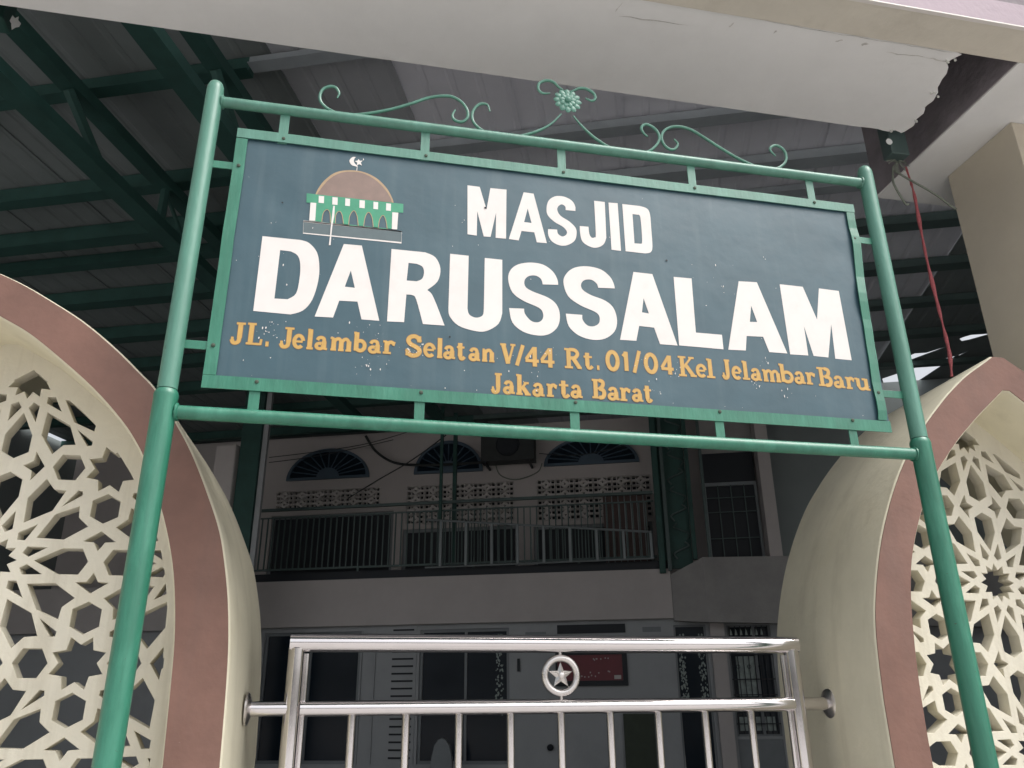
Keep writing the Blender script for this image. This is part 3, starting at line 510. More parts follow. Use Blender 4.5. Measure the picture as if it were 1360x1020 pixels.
# wrought scrolls above the top rail
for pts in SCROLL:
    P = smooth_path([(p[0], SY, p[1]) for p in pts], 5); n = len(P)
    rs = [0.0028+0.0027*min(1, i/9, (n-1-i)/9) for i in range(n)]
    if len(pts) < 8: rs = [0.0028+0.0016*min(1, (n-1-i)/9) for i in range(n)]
    b = MB(); b.tube(P, rs, 8); build('scroll', b, M['greenveil'], sign, True)
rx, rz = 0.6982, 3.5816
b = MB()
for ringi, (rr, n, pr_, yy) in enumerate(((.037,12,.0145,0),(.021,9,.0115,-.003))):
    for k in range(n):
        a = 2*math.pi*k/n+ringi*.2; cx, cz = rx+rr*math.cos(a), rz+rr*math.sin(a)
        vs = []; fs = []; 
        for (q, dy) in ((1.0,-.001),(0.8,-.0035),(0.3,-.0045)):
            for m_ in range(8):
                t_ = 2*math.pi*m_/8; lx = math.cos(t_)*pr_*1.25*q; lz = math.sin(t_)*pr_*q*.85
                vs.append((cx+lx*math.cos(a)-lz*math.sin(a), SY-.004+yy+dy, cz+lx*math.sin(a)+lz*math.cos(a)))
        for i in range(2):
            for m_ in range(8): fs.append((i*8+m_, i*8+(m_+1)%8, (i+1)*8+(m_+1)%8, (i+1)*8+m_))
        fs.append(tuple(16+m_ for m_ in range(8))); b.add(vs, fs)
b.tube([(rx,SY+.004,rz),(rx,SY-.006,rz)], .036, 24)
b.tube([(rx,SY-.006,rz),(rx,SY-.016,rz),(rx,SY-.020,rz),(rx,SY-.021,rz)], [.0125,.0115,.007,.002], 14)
build('rosette', b, M['greenveil'], sign, True)
# painted lettering
yl = BY-0.0003
def painted(name, conts, m, y, parent=board): return build(name, fill(conts, y, 0.0001, 0.0), m, parent)
for word in ('MASJID', 'DARUSSALAM'):
    for g in BIG[word]: painted('letter', [contour(c, 4) for c in g], M['wpaint'], yl)
# small serif lettering, brushed strokes with slab serifs
TK, TN = 0.0132, 0.0064
def ell(cx, cy, rx_, ry_, a0, a1, n=14): return [(cx+rx_*math.cos(R(a0+(a1-a0)*i/n)), cy+ry_*math.sin(R(a0+(a1-a0)*i/n))) for i in range(n+1)]
XH = 0.65
def glyph(ch, a, xh):
    s = []; T = lambda *p: s.append((list(p), 1)); N_ = lambda *p: s.append((list(p), 0)); C = lambda p, k=1: s.append((p, k))
    x = XH if a else XH
    if ch == 'J': T((.66,1),(.66,.28)); C([(.66,.3),(.62,.12),(.45,.04),(.27,.06),(.16,.2)],.85); N_((.36,.96),(.98,.96)); T((.10,.22),(.28,.22))
    elif ch == 'L': T((.27,1),(.27,0)); N_((0,.96),(.56,.96)); N_((0,.045),(.93,.045)); N_((.92,.0),(.96,.28))
    elif ch == '.': C([(.12,.09),(.88,.09)],1.15)
    elif ch == 'e': C(ell(.5,.325,.38,.29,8,318,20),.8); N_((.2,.33),(.86,.33))
    elif ch == 'l': T((.52,1.0),(.52,0)); N_((.12,.96),(.52,.96)); N_((.05,.045),(1.0,.045))
    elif ch == 'a': C(ell(.38,.17,.27,.13,60,400,14),.75); T((.72,.03),(.72,.42)); C([(.72,.40),(.66,.54),(.48,.59),(.28,.56),(.16,.45)],.75); N_((.72,.06),(1.0,.05))
    elif ch in 'mn':
        st = (.17,.52,.86) if ch == 'm' else (.24,.78)
        for i, q in enumerate(st):
            T((q,XH-.04 if i == 0 else XH-.16),(q,0)); hw = .13 if ch == 'm' else .2; N_((q-hw,.045),(q+hw,.045))
            if i: p = st[i-1]; C([(p,.42),(p+(q-p)*.35,.56),(p+(q-p)*.7,.58),(q,.44)],.75)
        N_((st[0]-.16,XH-.05),(st[0],XH-.05))
    elif ch == 'b': T((.22,1),(.22,.03)); N_((0,.96),(.22,.96)); C(ell(.52,.31,.34,.26,140,-140,16),.85)
    elif ch == 'r': T((.32,XH-.02),(.32,0)); N_((.03,.045),(.66,.045)); N_((.03,XH-.05),(.32,XH-.05)); C([(.34,.40),(.48,.55),(.68,.59),(.86,.50)],.8); T((.80,.52),(.95,.50))
    elif ch == 'S': C([(.86,.70),(.76,.88),(.52,.96),(.26,.90),(.15,.74),(.28,.58),(.56,.48),(.82,.36),(.86,.20),(.70,.07),(.44,.03),(.22,.10),(.10,.30)],1.0); N_((.88,.98),(.88,.68)); N_((.08,.02),(.08,.34))
    elif ch == 't': T((.42,.84),(.42,.16)); C([(.42,.18),(.52,.06),(.72,.05),(.95,.16)],.75); N_((.02,.62 if a else .62),(.92,.62))
    elif ch == 'V': T((.18,1),(.52,.02)); N_((.52,.02),(.86,.98)); N_((0,.96),(.40,.96)); N_((.66,.96),(1.0,.96))
    elif ch == '/': C([(.15,0),(.85,1)],.85)
    elif ch == '4': T((.70,1),(.70,0)); C([(.66,.96),(.08,.34)],.75); C([(.04,.29),(1.0,.29)],.75)
    elif ch == 'R': T((.24,1),(.24,0)); N_((0,.96),(.5,.96)); N_((0,.045),(.48,.045)); C([(.3,.95),(.62,.94),(.78,.76),(.62,.55),(.3,.52)],.85); T((.50,.52),(.86,.04)); N_((.74,.045),(1.0,.045))
    elif ch == '0': C(ell(.5,.5,.37,.44,0,360,24),1.0)
    elif ch == '1': T((.62,1),(.62,0)); C([(.60,.92),(.15,.74)],.8)
    elif ch == 'K': T((.22,1),(.22,0)); N_((0,.96),(.44,.96)); N_((0,.045),(.44,.045)); N_((.26,.42),(.74,.95)); N_((.60,.96),(.92,.96)); T((.42,.58),(.82,.04)); N_((.64,.045),(1.0,.045))
    elif ch == 'k': T((.22,1),(.22,0)); N_((0,.96),(.2,.96)); N_((0,.045),(.44,.045)); N_((.26,.26),(.70,.60)); N_((.52,.6),(.88,.6)); T((.42,.42),(.80,.04)); N_((.6,.045),(1.0,.045))
    elif ch == 'B': T((.25,1),(.25,0)); N_((0,.955),(.6,.955)); N_((0,.045),(.6,.045)); N_((.3,.52),(.6,.52)); C([(.5,.95),(.74,.90),(.78,.74),(.66,.56),(.5,.52)],.9); C([(.5,.52),(.78,.46),(.86,.27),(.74,.09),(.5,.05)],.95)
    elif ch == 'u': T((.22,XH-.02),(.22,.18)); C([(.22,.22),(.30,.08),(.50,.05),(.72,.16)],.75); T((.76,XH-.02),(.76,.0)); N_((.0,XH-.05),(.22,XH-.05)); N_((.5,XH-.05),(.76,XH-.05)); N_((.76,.045),(1.0,.045))
    return s
for wi, wd_ in enumerate(SMALL):
    under, top = MB(), MB(); ly = 0
    for (ch, x0, x1, z0, h_) in wd_:
        hh = h_ if h_ else 0.068
        if ch == 't': hh = 0.068
        if ch in '.': hh = 0.068
        for pts, k in glyph(ch, 0, XH):
            yscale = hh/0.058*1.0 if ch == 't' else 1
            P = [(x0+.0015+(x1-x0-.003)*p[0], z0+hh*p[1]) for p in pts]
            if len(P) > 3 and len(P) < 14: P = [tuple(q) for q in smooth_path(P, 4)]
            wv = TN if k == 0 else TK*k
            jit = random.uniform(-.0004,.0004); P = [(p[0]+jit, p[1]+jit) for p in P]
            ribbon(P, wv+.0030, yl+0.0001-ly*0.000008, under)
            ribbon(P, wv, yl-0.0002-ly*0.000012, top); ly += 1
    build('painted_word', top, M['opaint'], board); build('painted_word_shadow_line', under, M['oedge'], board)
# painted mosque picture
L0 = LOGO
painted('painted_base_panel', [contour(L0['base'])], M['lgrey'], yl+.0002)
def outline(cn, wdt, y, mb): ribbon(list(cn)+[cn[0], cn[1]], wdt, y, mb)
b = MB(); outline(contour(L0['base']), .0035, yl-.0003, b); build('painted_base_outline', b, M['wpaint'], board)
painted('painted_dome', [contour(L0['dome'], 6)], M['tan'], yl); painted('painted_dome_shade', [contour(L0['domein'], 6)], M['dbrown'], yl-.0003)
painted('painted_arcade', [contour(L0['green'])]+[contour(a, 5) for a in L0['arches']], M['lgreen'], yl-.0005)
b = MB()
for a in L0['arches']: ribbon(contour(a, 5), .0022, yl-.0008, b)
build('painted_arch_outline', b, M['tan'], board)
for c_ in L0['whites']: painted('painted_pillar', [contour(c_)], M['wpaint'], yl-.0010)
painted('paint_drip', [contour(L0['drip'])], M['wpaint'], yl-.0013)
painted('painted_crescent', [contour(L0['moon'], 5)], M['wpaint'], yl-.0005); painted('painted_star', [contour(L0['star'])], M['wpaint'], yl-.0008)
# bird-lime and paint specks, screw holes
rs_ = random.Random(11); b = MB()
def speck(x, z, r_, el=1.0):
    n = 7; y = yl-.0016-rs_.random()*.0003
    b.add([(x, y, z)]+[(x+math.cos(6.283*k/n)*r_*rs_.uniform(.6,1.2), y, z+math.sin(6.283*k/n)*r_*el*rs_.uniform(.6,1.2)) for k in range(n)], [(0, 1+(k+1)%n, 1+k) for k in range(n)])
clus = [(-.262,2.56,.022,22),(.02,2.57,.03,14),(.03,2.47,.03,16),(.165,2.53,.018,26),(-.33,2.46,.06,4),(1.19,2.86,.05,10),(1.03,2.52,.015,8),(.93,2.55,.02,9),(.55,2.45,.05,7),(.62,2.57,.02,6),(1.32,2.5,.012,10),(1.43,2.47,.012,5),(.95,2.46,.02,9),(.45,2.43,.15,7),(.3,2.45,.2,6),(.4,2.9,.5,9),(1.3,2.9,.4,9),(1.25,2.42,.3,9),(-.25,2.85,.1,9),(.6,3.05,.3,9),(1.37,2.585,.012,8)]
for cx, cz, sp_, n in clus:
    for k in range(n):
        x = max(-.39, min(1.75, cx+rs_.gauss(0, sp_))); z = max(2.41, min(3.22, cz+rs_.gauss(0, sp_*.8 if sp_ < .1 else .1)))
        speck(x, z, rs_.choice((.0007,.0009,.0012,.0019)), rs_.choice((1,1,1.8,2.6)))
sp = build('paint_specks', b, M['wpaint'], board); sp['kind'] = 'stuff'
b = MB()
for x, z, r_ in ((.3926,3.0812,.0042),(1.0383,2.9457,.0038),(.62,3.03,.002),(-.273,3.0163,.003),(.28,2.585,.003)):
    b.tube([(x,yl-.0012,z),(x,yl-.0016,z)], r_, 10)
build('rivet_hole', b, M['dark'], board)

# ================================================================== STEEL GATE
GY = 2.95
gate = empty('steel_gate', (0.78, GY, 0.14), 0, 'polished stainless steel pipe gate with a star emblem between the two arches', 'gate')
b = MB(); b.tube([(-0.160,GY,1.703),(0.3,GY,1.7035),(1.0,GY,1.7035),(1.716,GY,1.705)], 0.0305, 28); build('top_rail', b, M['steel'], gate, True)
b = MB(); b.tube([(-0.11,GY,1.495),(0.8,GY,1.495),(1.67,GY,1.495)], 0.0245, 24); build('middle_rail', b, M['steel'], gate, True)
b = MB(); b.tube([(-0.11,GY,0.30),(1.67,GY,0.30)], 0.0245, 20); build('bottom_rail', b, M['steel'], gate, True)
for x in (-0.136, 1.690):
    b = MB(); b.tube([(x,GY,1.685),(x,GY,1.2),(x,GY,0.22)], 0.0275, 26); build('frame_post', b, M['steel'], gate, True)
    b = MB(); xx = x+(.034 if x < 0 else -.034); b.tube([(xx,GY+.006,1.668),(xx,GY+.006,0.25)], 0.0095, 14); build('inner_tube', b, M['steel'], gate, True)
for k in range(9):
    x = 0.060+0.1795*k; b = MB(); b.tube([(x,GY,1.48),(x,GY,0.31)], 0.0135, 18); build('gate_bar', b, M['steel'], gate, True)
for x0, x1 in ((-0.283,-0.150),(1.824,1.702)):
    sg = 1 if x0 < x1 else -1
    b = MB(); b.tube([(x0,GY,1.496),(x1,GY,1.496)], 0.0235, 20); build('hinge_arm', b, M['steel'], gate, True)
    b = MB(); b.tube([(x0+sg*.000,GY,1.496),(x0+sg*.006,GY,1.496),(x0+sg*.010,GY,1.496),(x0+sg*.018,GY,1.496)], [.052,.052,.048,.026], 28); build('wall_flange', b, M['caststeel'], gate, True, angle=30)
ex, ez = 0.781, 1.597
em = build('emblem_ring', MB().tube([(ex+.059*math.cos(2*math.pi*k/48), GY-.004, ez+.0585*math.sin(2*math.pi*k/48)) for k in range(48)], .0125, 14, closed=True), M['caststeel'], gate, True)
vs = [(ex, GY-.016, ez)]; 
for k in range(10):
    a = math.pi/2+k*math.pi/5; r_ = .046 if k % 2 == 0 else .0195; vs.append((ex+r_*math.cos(a), GY-.004, ez+r_*math.sin(a)))
vs.append((ex, GY+.006, ez)); fs = [(0, 1+(k+1)%10, 1+k) for k in range(10)]+[(11, 1+k, 1+(k+1)%10) for k in range(10)]
build('star', MB().add(vs, fs), M['caststeel'], em)
b = MB(); b.tube([(ex,GY-.010,ez),(ex,GY-.0165,ez),(ex,GY-.018,ez)], [.0105,.0095,.005], 14)
build('star_boss', b, M['caststeel'], em, True)
for z0, z1 in ((1.667,1.676),(1.518,1.527)):
    b = MB(); b.tube([(ex,GY-.002,z0),(ex,GY-.002,z1)], .006, 10); build('emblem_pin', b, M['caststeel'], gate, True)

# ================================================================== COURTYARD ROOF
FA = R(-20.87); FO = Vector((2.10015, 14.08079, 0))
UD = Vector((math.cos(FA), math.sin(FA), 0)); ND = Vector((-math.sin(FA), math.cos(FA), 0))
ou, on = FO.dot(UD), FO.dot(ND)
# roof frame: local x along the purlins, local y away from the street
roof = empty('courtyard_roof', (0, 0, 6.8), FA, 'dark corrugated metal roof on green steel purlins and trusses over the courtyard', 'roof')
RZ = 6.8
def local(parent, name, mb, m, smooth=False):   # mesh given in the parent's own frame
    me = mb.mesh(name); o = bpy.data.objects.new(name, me); col.objects.link(o); o.parent = parent; INV[o.name] = INV[parent.name]
    me.materials.append(m)
    if smooth: me.polygons.foreach_set('use_smooth', [True]*len(me.polygons))
    return o
N0, N1 = 3.35, 15.6
def sheet_profile(wd):
    P = []; p = 0.25; n = int(round(wd/p))
    for i in range(n):
        x = i*p; P += [(x,0),(x+.17,0),(x+.19,.010),(x+.23,.010)]
    P.append((wd,0)); return P
def sheet(n0, n1, wd=1.0):
    P = sheet_profile(wd); b = MB(); vs = []
    for n in (n0, n1):
        for x, z in P: vs.append((x, n, z))
    k = len(P); b.add(vs, [(i, i+1, i+1+k, i+k) for i in range(k-1)])
    top = [(x, n, z+.006) for n in (n0, n1) for x, z in P]; b.add(top, [(i, i+k, i+1+k, i+1) for i in range(k-1)])
    b.add([(0, n0, 0), (0, n1, 0), (0, n1, -.016), (0, n0, -.016)], [(0,1,2,3)]); return b
full = None; veiled = None
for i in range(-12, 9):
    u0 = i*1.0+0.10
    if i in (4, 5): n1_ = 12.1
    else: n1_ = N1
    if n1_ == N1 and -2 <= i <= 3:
        if veiled is None: veiled = local(roof, 'roof_sheet', sheet(N0, N1), M['roofveil']); veiled.location = (u0, 0, 0)
        else: o = veiled.copy(); col.objects.link(o); o.location = (u0, 0, rnd.uniform(0,.01))
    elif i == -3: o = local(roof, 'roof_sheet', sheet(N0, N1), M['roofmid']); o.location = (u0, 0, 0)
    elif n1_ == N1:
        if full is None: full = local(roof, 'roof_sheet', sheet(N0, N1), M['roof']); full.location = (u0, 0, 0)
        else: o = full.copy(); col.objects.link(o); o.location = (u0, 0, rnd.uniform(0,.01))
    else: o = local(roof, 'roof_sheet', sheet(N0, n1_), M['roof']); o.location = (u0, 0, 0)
# patched sheet with gaps that let the sky through
gaps = [[(4.52,13.1),(4.60,12.98),(4.78,12.98),(5.04,12.76),(4.62,13.24)], [(4.36,14.05),(4.75,13.66),(5.20,13.27),(5.30,13.21),(5.22,13.55),(5.02,14.3),(4.49,14.42)],
        [(5.13,12.50),(5.17,12.44),(5.45,12.24),(5.75,12.1),(5.8,12.2),(5.30,12.56),(5.20,12.60)], [(5.33,13.19),(5.44,13.02),(5.36,13.19)]]
g = fill([[(4.085,12.05),(6.115,12.05),(6.115,15.6),(4.085,15.6)]]+gaps, 0, .003)
g.v = [(x, z, -0.004+y) for x, y, z in g.v]
local(roof, 'patched_sheet', g, M['roof'])
# purlins: one per line, dark green channels
for n, wd, dp in ((5.09,.10,.14),(6.46,.12,.18),(7.28,.16,.20),(7.86,.12,.14),(8.72,.16,.20),(9.8,.16,.20),(10.9,.14,.18),(12.0,.14,.18),(13.3,.10,.14),(14.6,.12,.16)):
    b = MB(); b.box(-12, -3.1, n-wd/2, n+wd/2, -.03-dp, -.022); b.box(-12, -3.1, n-wd/2-.03, n-wd/2, -.03-dp, -.022-dp); local(roof, 'purlin', b, M['rafter'])
    dp *= .6; b = MB(); b.box(-3.1, 9, n-wd/2, n+wd/2, -.03-dp, -.022); b.box(-3.1, 9, n-wd/2-.03, n-wd/2, -.03-dp, -.022-dp); local(roof, 'purlin', b, M['purling'] if n < 8 else M['railg'])  # right hand runs toned paler to share the veil painted on the sheets
def truss(u, n0, n1, d=0.55, wd=.15):
    b = MB(); b.box(u-wd/2, u+wd/2, n0, n1, -.36, -.245); b.box(u-wd/2-.02, u+wd/2+.02, n0, n1, -.36-d, -.25-d); local(roof, 'truss_chord', b, M['rafter'])
    k = 0; n = n0+.3
    while n < n1-.6:
        b = MB(); b.tube([(u, n, -.36), (u, n+(.55 if k % 2 else .0), -.25-d)], .05, 6); local(roof, 'truss_web', b, M['rafter'])
        b = MB(); b.tube([(u, n, -.36), (u, n+.6, -.30-d)], .026, 6); local(roof, 'truss_web', b, M['rafter'])
        n += 1.5; k += 1
for u in (-3.25, -4.6): truss(u, 3.0, 12.4, .5 if u < 0 else .3)
# walls that close the courtyard
def courtwall(name, label, x0, x1, y0, y1, z0, z1):
    r = empty(name, (0, 0, 0), FA, label, 'wall'); b = MB(); b.box(x0, x1, y0, y1, z0, z1); local(r, 'rendered_face', b, M['backwall']); return r
courtwall('courtyard_wall', 'plain grey courtyard side wall behind the left arch', -12.2, -12.0, 5.2, 15.6, 0, 6.76)
courtwall('courtyard_wall', 'plain grey courtyard side wall behind the right arch', 6.1, 6.3, 3.0, 15.6, 0, 6.76)
# green lit post near the left end of the canopy, and grey pillar behind the left arch
b = MB(); q = pix(6, 34, 3.2); b.cbox(q.x-.30, q.x+.035, 3.1, 3.2, q.z-.05, q.z+.30, .01); gb = build('beam_bracket', b, M['rafter']); setp(gb, 'dark green bracket with peeling white paint under the canopy at the far upper left', 'bracket')
q = pix(19, 30, 3.0985)
b = MB(); n_ = 11; b.add([(q.x+.0+.022*rnd.uniform(.5,1.3)*math.cos(6.283*k/n_), 3.0985, q.z+.045*rnd.uniform(.5,1.2)*math.sin(6.283*k/n_)) for k in range(n_)], [tuple(range(n_))]); build('peeled_paint', b, M['paper'], gb)

# ================================================================== MOSQUE BUILDING ACROSS THE COURTYARD
bd = empty('mosque_building', (FO.x, FO.y, 0), FA, 'two storey mosque building with fanlights, vent blocks and a railed gallery across the courtyard', 'building')
def lb(name, m, *boxes, parent=None, cham=0):
    b = MB()
    for bb in boxes: (b.cbox(*bb, cham) if cham else b.box(*bb))
    return local(parent or bd, name, b, m)
def wall_open(name, m, x0, x1, z0, z1, y0, y1, ops):
    xs = sorted(set([x0, x1]+[v for o in ops for v in (o[0], o[1]) if x0 < v < x1])); zs = sorted(set([z0, z1]+[v for o in ops for v in (o[2], o[3]) if z0 < v < z1]))
    b = MB()
    for i in range(len(xs)-1):
        for j in range(len(zs)-1):
            cx, cz = (xs[i]+xs[i+1])/2, (zs[j]+zs[j+1])/2
            if any(o[0] < cx < o[1] and o[2] < cz < o[3] for o in ops): continue
            b.box(xs[i], xs[i+1], y0, y1, zs[j], zs[j+1])
    return local(bd, name, b, m)
# ground floor
gops = [(-3.66,-1.88,.62,2.72),(-.83,.72,.62,2.72),(3.45,3.97,.02,2.70),(4.30,4.98,1.02,2.68),(4.30,4.98,.1,.98)]
wall_open('ground_floor_wall', M['ingrey'], -9.1, 9.3, 0, 2.84, .10, .30, gops)
lb('gallery_slab', M['inwall'], (-9.1, 3.47, -.02, 1.6, 2.80, 3.60), cham=.006)
b = MB(); vs = [(3.474,-.02,2.76),(4.0,-.30,2.70),(9.2,-.30,2.50),(9.2,.6,2.50),(3.474,.6,2.76),(3.474,-.02,3.50),(4.0,-.30,3.72),(9.2,-.30,3.62),(9.2,.6,3.62),(3.474,.6,3.50)]
b.add(vs, [(0,4,3,2,1),(5,6,7,8,9),(0,1,6,5),(1,2,7,6),(2,3,8,7),(3,4,9,8),(4,0,5,9)]); local(bd, 'bay_parapet', b, M['concrete'])
lb('gallery_edge_beam', M['dark'], (-5.4, 3.45, .02, .30, 3.601, 3.74))
def window(x0, x1, z0, z1, mull=(), fr=.05, y=.14, gm='glass'):
    f = lb('window', M['frame'], (x0, x1, y, y+.06, z0, z0+fr), (x0, x1, y, y+.06, z1-fr, z1), (x0, x0+fr, y, y+.06, z0+fr, z1-fr), (x1-fr, x1, y, y+.06, z0+fr, z1-fr), *[(m_-.022, m_+.022, y+.002, y+.055, z0+fr, z1-fr) for m_ in mull])
    xs = [x0+fr]+list(mull)+[x1-fr]
    for i in range(len(xs)-1): lb('pane', M[gm], (xs[i]+.002, xs[i+1]-.002, y+.03, y+.036, z0+fr, z1-fr), parent=f)
    return f
window(-3.66,-1.88,.62,2.72,(-2.80,)); wd2 = window(-.83,.72,.62,2.72,(-.03,))
b = MB()
for k in range(95):
    x = .55+rnd.uniform(-.07,.06); z = rnd.uniform(1.35,2.62); s_ = rnd.uniform(.008,.02); b.add([(x-s_,.166,z),(x,.166,z-s_*1.4),(x+s_,.166,z),(x,.166,z+s_*1.4)], [(0,1,2,3)])
o_ = local(wd2, 'etched_pattern', b, M['ornate']); o_['kind'] = 'stuff'
# louvred shutter between them
sh = lb('louvred_shutter', M['ingrey'], (-1.36,-.88,.085,.099,.62,2.80))
for k in range(18): lb('louvre_slot', M['dark'], (-1.30,-.93,.07,.084,.70+k*.118,.728+k*.118), parent=sh)
lb('curtain_fold', M['ingrey'], (-1.86,-1.84,.07,.10,.62,2.72), (-1.62,-1.60,.07,.10,.62,2.72))
# tall door with etched glass strips, grilled window beside it
dr = window(3.45,3.97,.02,2.70,(),.03); b = MB()
for k in range(230):
    sx = 3.56 if rnd.random() < .55 else 3.87
    x = sx+rnd.uniform(-.055,.05); z = rnd.uniform(1.5,2.55); s_ = rnd.uniform(.008,.018); b.add([(x-s_,.166,z),(x,.166,z-s_*1.6),(x+s_,.166,z),(x,.166,z+s_*1.6)], [(0,1,2,3)])
o_ = local(dr, 'etched_pattern', b, M['ornate']); o_['kind'] = 'stuff'
lb('pilaster', M['inwall'], (4.03,4.25,-.02,.098,.0,2.72))
wn = window(4.30,4.98,1.02,2.68,(4.72,),.03)
lb('curtain', M['ornate'], (4.40,4.68,.160,.168,1.6,2.2), parent=wn); lb('curtain', M['ornate'], (4.36,4.9,.160,.168,1.1,1.3), parent=wn)
for k in range(8):
    x = 4.34+k*.085; lb('grille_bar', M['dark'], (x-.007,x+.007,.09,.104,1.06,2.66), parent=wn)
for z in (2.48,2.22,1.85,1.62,1.2): lb('grille_bar', M['dark'], (4.31,4.97,.086,.100,z-.008,z+.008), parent=wn)
b = MB()
for k in range(3):
    for q in (2.04, 1.4): b.tube([(4.42+k*.17+.028*math.cos(6.283*i/12), .09, q+.028*math.sin(6.283*i/12)) for i in range(12)], .005, 5, closed=True)
local(wn, 'grille_ring', b, M['dark'])
b = MB()
for k in range(7):
    x = 4.36+k*.08; b.add([(x-.02,.085,2.52),(x+.02,.085,2.52),(x+.012,.085,2.58),(x-.005,.085,2.62)], [(0,1,2,3)])
local(wn, 'etched_transom', b, M['ornate'])
lb('wall_panel', M['frame'], (4.30,4.98,.12,.16,.1,.98))
# red notice board in a dark frame, strip lamp housing above, door knob
nb = empty('notice_board', (0,0,0), 0, 'dark red notice board in a black frame on the grey courtyard wall', 'notice board'); nb.location = FO; nb.rotation_euler = (0,0,FA); INV[nb.name] = INV[bd.name]
lb('board_frame', M['dark'], (1.50,2.67,.05,.096,1.78,1.86), (1.50,2.67,.05,.096,2.26,2.31), (1.50,1.53,.05,.096,1.86,2.26), (2.59,2.67,.05,.096,1.86,2.26), parent=nb)
pn = lb('felt_panel', M['maroon'], (1.532,2.588,.07,.09,1.862,2.258), parent=nb)
for k in range(16): x = 1.95+rnd.uniform(-.05,.45); z = rnd.choice((2.18,1.98,1.92))+rnd.uniform(-.015,.015); lb('pinned_note', M['inwall'], (x,x+.018,.066,.0695,z,z+.02), parent=pn)
lb('pinned_card', M['vent'], (2.45,2.56,.064,.0695,1.88,1.94), parent=pn)
tr = lb('transom_slot', M['dark'], (1.54,2.67,.07,.098,2.60,2.74)); lb('vent_slot', M['frame'], (2.95,3.25,.08,.098,2.60,2.68)); lb('vent_slot', M['frame'], (1.0,1.35,.08,.098,2.60,2.64))
lb('door_handle', M['dark'], (.86,.90,.06,.098,2.02,2.22))
kb = MB(); kb.tube([(1.38,.03,.87),(1.38,.096,.87)], .05, 12); local(bd, 'door_knob', kb, M['dark'], True)
lb('green_hanging', M['greenp'], (2.56,3.10,.02,.06,0,1.36))
# oval topped speaker or chair back standing behind the gate
cb = MB(); prof = [( -.17,.0),(-.18,.5),(-.165,.75),(-.12,.93),(-.06,1.01),(0,1.035),(.06,1.01),(.12,.93),(.165,.75),(.18,.5),(.17,.0)]
cf = fill([[(a_*1.0, z_) for a_, z_ in prof]], 0, .03, .01); ch = empty('grey_chair', (FO.x+UD.x*-.25-ND.x*.5, FO.y+UD.y*-.25-ND.y*.5, 0), FA, 'grey round topped chair back seen through the gate bars', 'chair')
local(ch, 'backrest', cf, M['frame'], True)
sb = MB(); sb.cbox(-.2,.2,-.42,-.03,.42,.47,.01); local(ch, 'seat', sb, M['frame'])
for dx in (-.17,.17): lg = MB(); lg.tube([(dx,-.38,.42),(dx,-.40,0)], .014, 8); local(ch, 'leg', lg, M['frame'])
# upper storey, set back behind the gallery
UY = 1.2
uops = [(-4.2,.6,3.6,4.78),(1.1,3.2,3.6,4.55)]
vents = [(-4.25,-2.05,5.22,5.58,6,2),(-1.50,.65,4.80,5.56,6,4),(1.10,3.27,4.76,5.56,6,4)]
fans = [(-3.17,.88,5.79,.64),(-.66,.70,5.79,.66),(2.17,.92,5.81,.56)]
ops2 = [(-4.3,-1.75,3.75,5.08),(-1.55,.72,3.75,4.70),(1.02,3.25,3.75,4.66)]+[(v[0],v[1],v[2],v[3]) for v in vents]
wall_open('upper_wall', M['inwall'], -9.1, 9.3, 3.6, 6.72, UY, UY+.2, ops2)
lb('upper_backing', M['dark'], (-9.1, 9.3, UY+.5, UY+.55, 3.6, 6.7))
for o_ in ops2[:3]:
    f_ = lb('window', M['frame'], (o_[0],o_[0]+.06,UY+.04,UY+.1,o_[2],o_[3]), (o_[1]-.06,o_[1],UY+.04,UY+.1,o_[2],o_[3]), (o_[0]+.06,o_[1]-.06,UY+.04,UY+.1,o_[3]-.06,o_[3]))
    lb('pane', M['dark'], (o_[0]+.062,o_[1]-.062,UY+.07,UY+.075,o_[2],o_[3]-.062), parent=f_)
def vent_mesh(w_, h_):
    w_ -= .012; h_ -= .010
    out = [(0,0),(w_,0),(w_,h_),(0,h_)]; hs2 = []; cx, cz = w_/2, h_/2
    for sx in (-1,1):
        for sz in (-1,1):
            for fx, fz in ((.36,.30),):
                a_, c_ = cx+sx*w_*.37, cz+sz*h_*.27; hs2.append([(a_-w_*.09,c_-h_*.17),(a_+w_*.09,c_-h_*.17),(a_+w_*.09,c_+h_*.17),(a_-w_*.09,c_+h_*.17)])
            a_, c_ = cx+sx*w_*.13, cz+sz*h_*.22; hs2.append([(a_-sx*w_*.09,c_+sz*h_*.20),(a_+sx*w_*.10,c_+sz*h_*.20),(a_+sx*w_*.10,c_-sz*h_*.12)])
    hs2.append([(cx-w_*.07,cz),(cx,cz-h_*.13),(cx+w_*.07,cz),(cx,cz+h_*.13)])
    return fill([out]+hs2, UY+.04, .035)
for (x0,x1,z0,z1,nc,nr) in vents:
    cw, chh = (x1-x0)/nc, (z1-z0)/nr; me = vent_mesh(cw, chh).mesh('vent_block'); me.materials.append(M['vent'])
    for i in range(nc):
        for j in range(nr):
            o = bpy.data.objects.new('vent_block', me); col.objects.link(o); o.parent = bd; o.location = (x0+i*cw+.006, 0, z0+j*chh+.005)
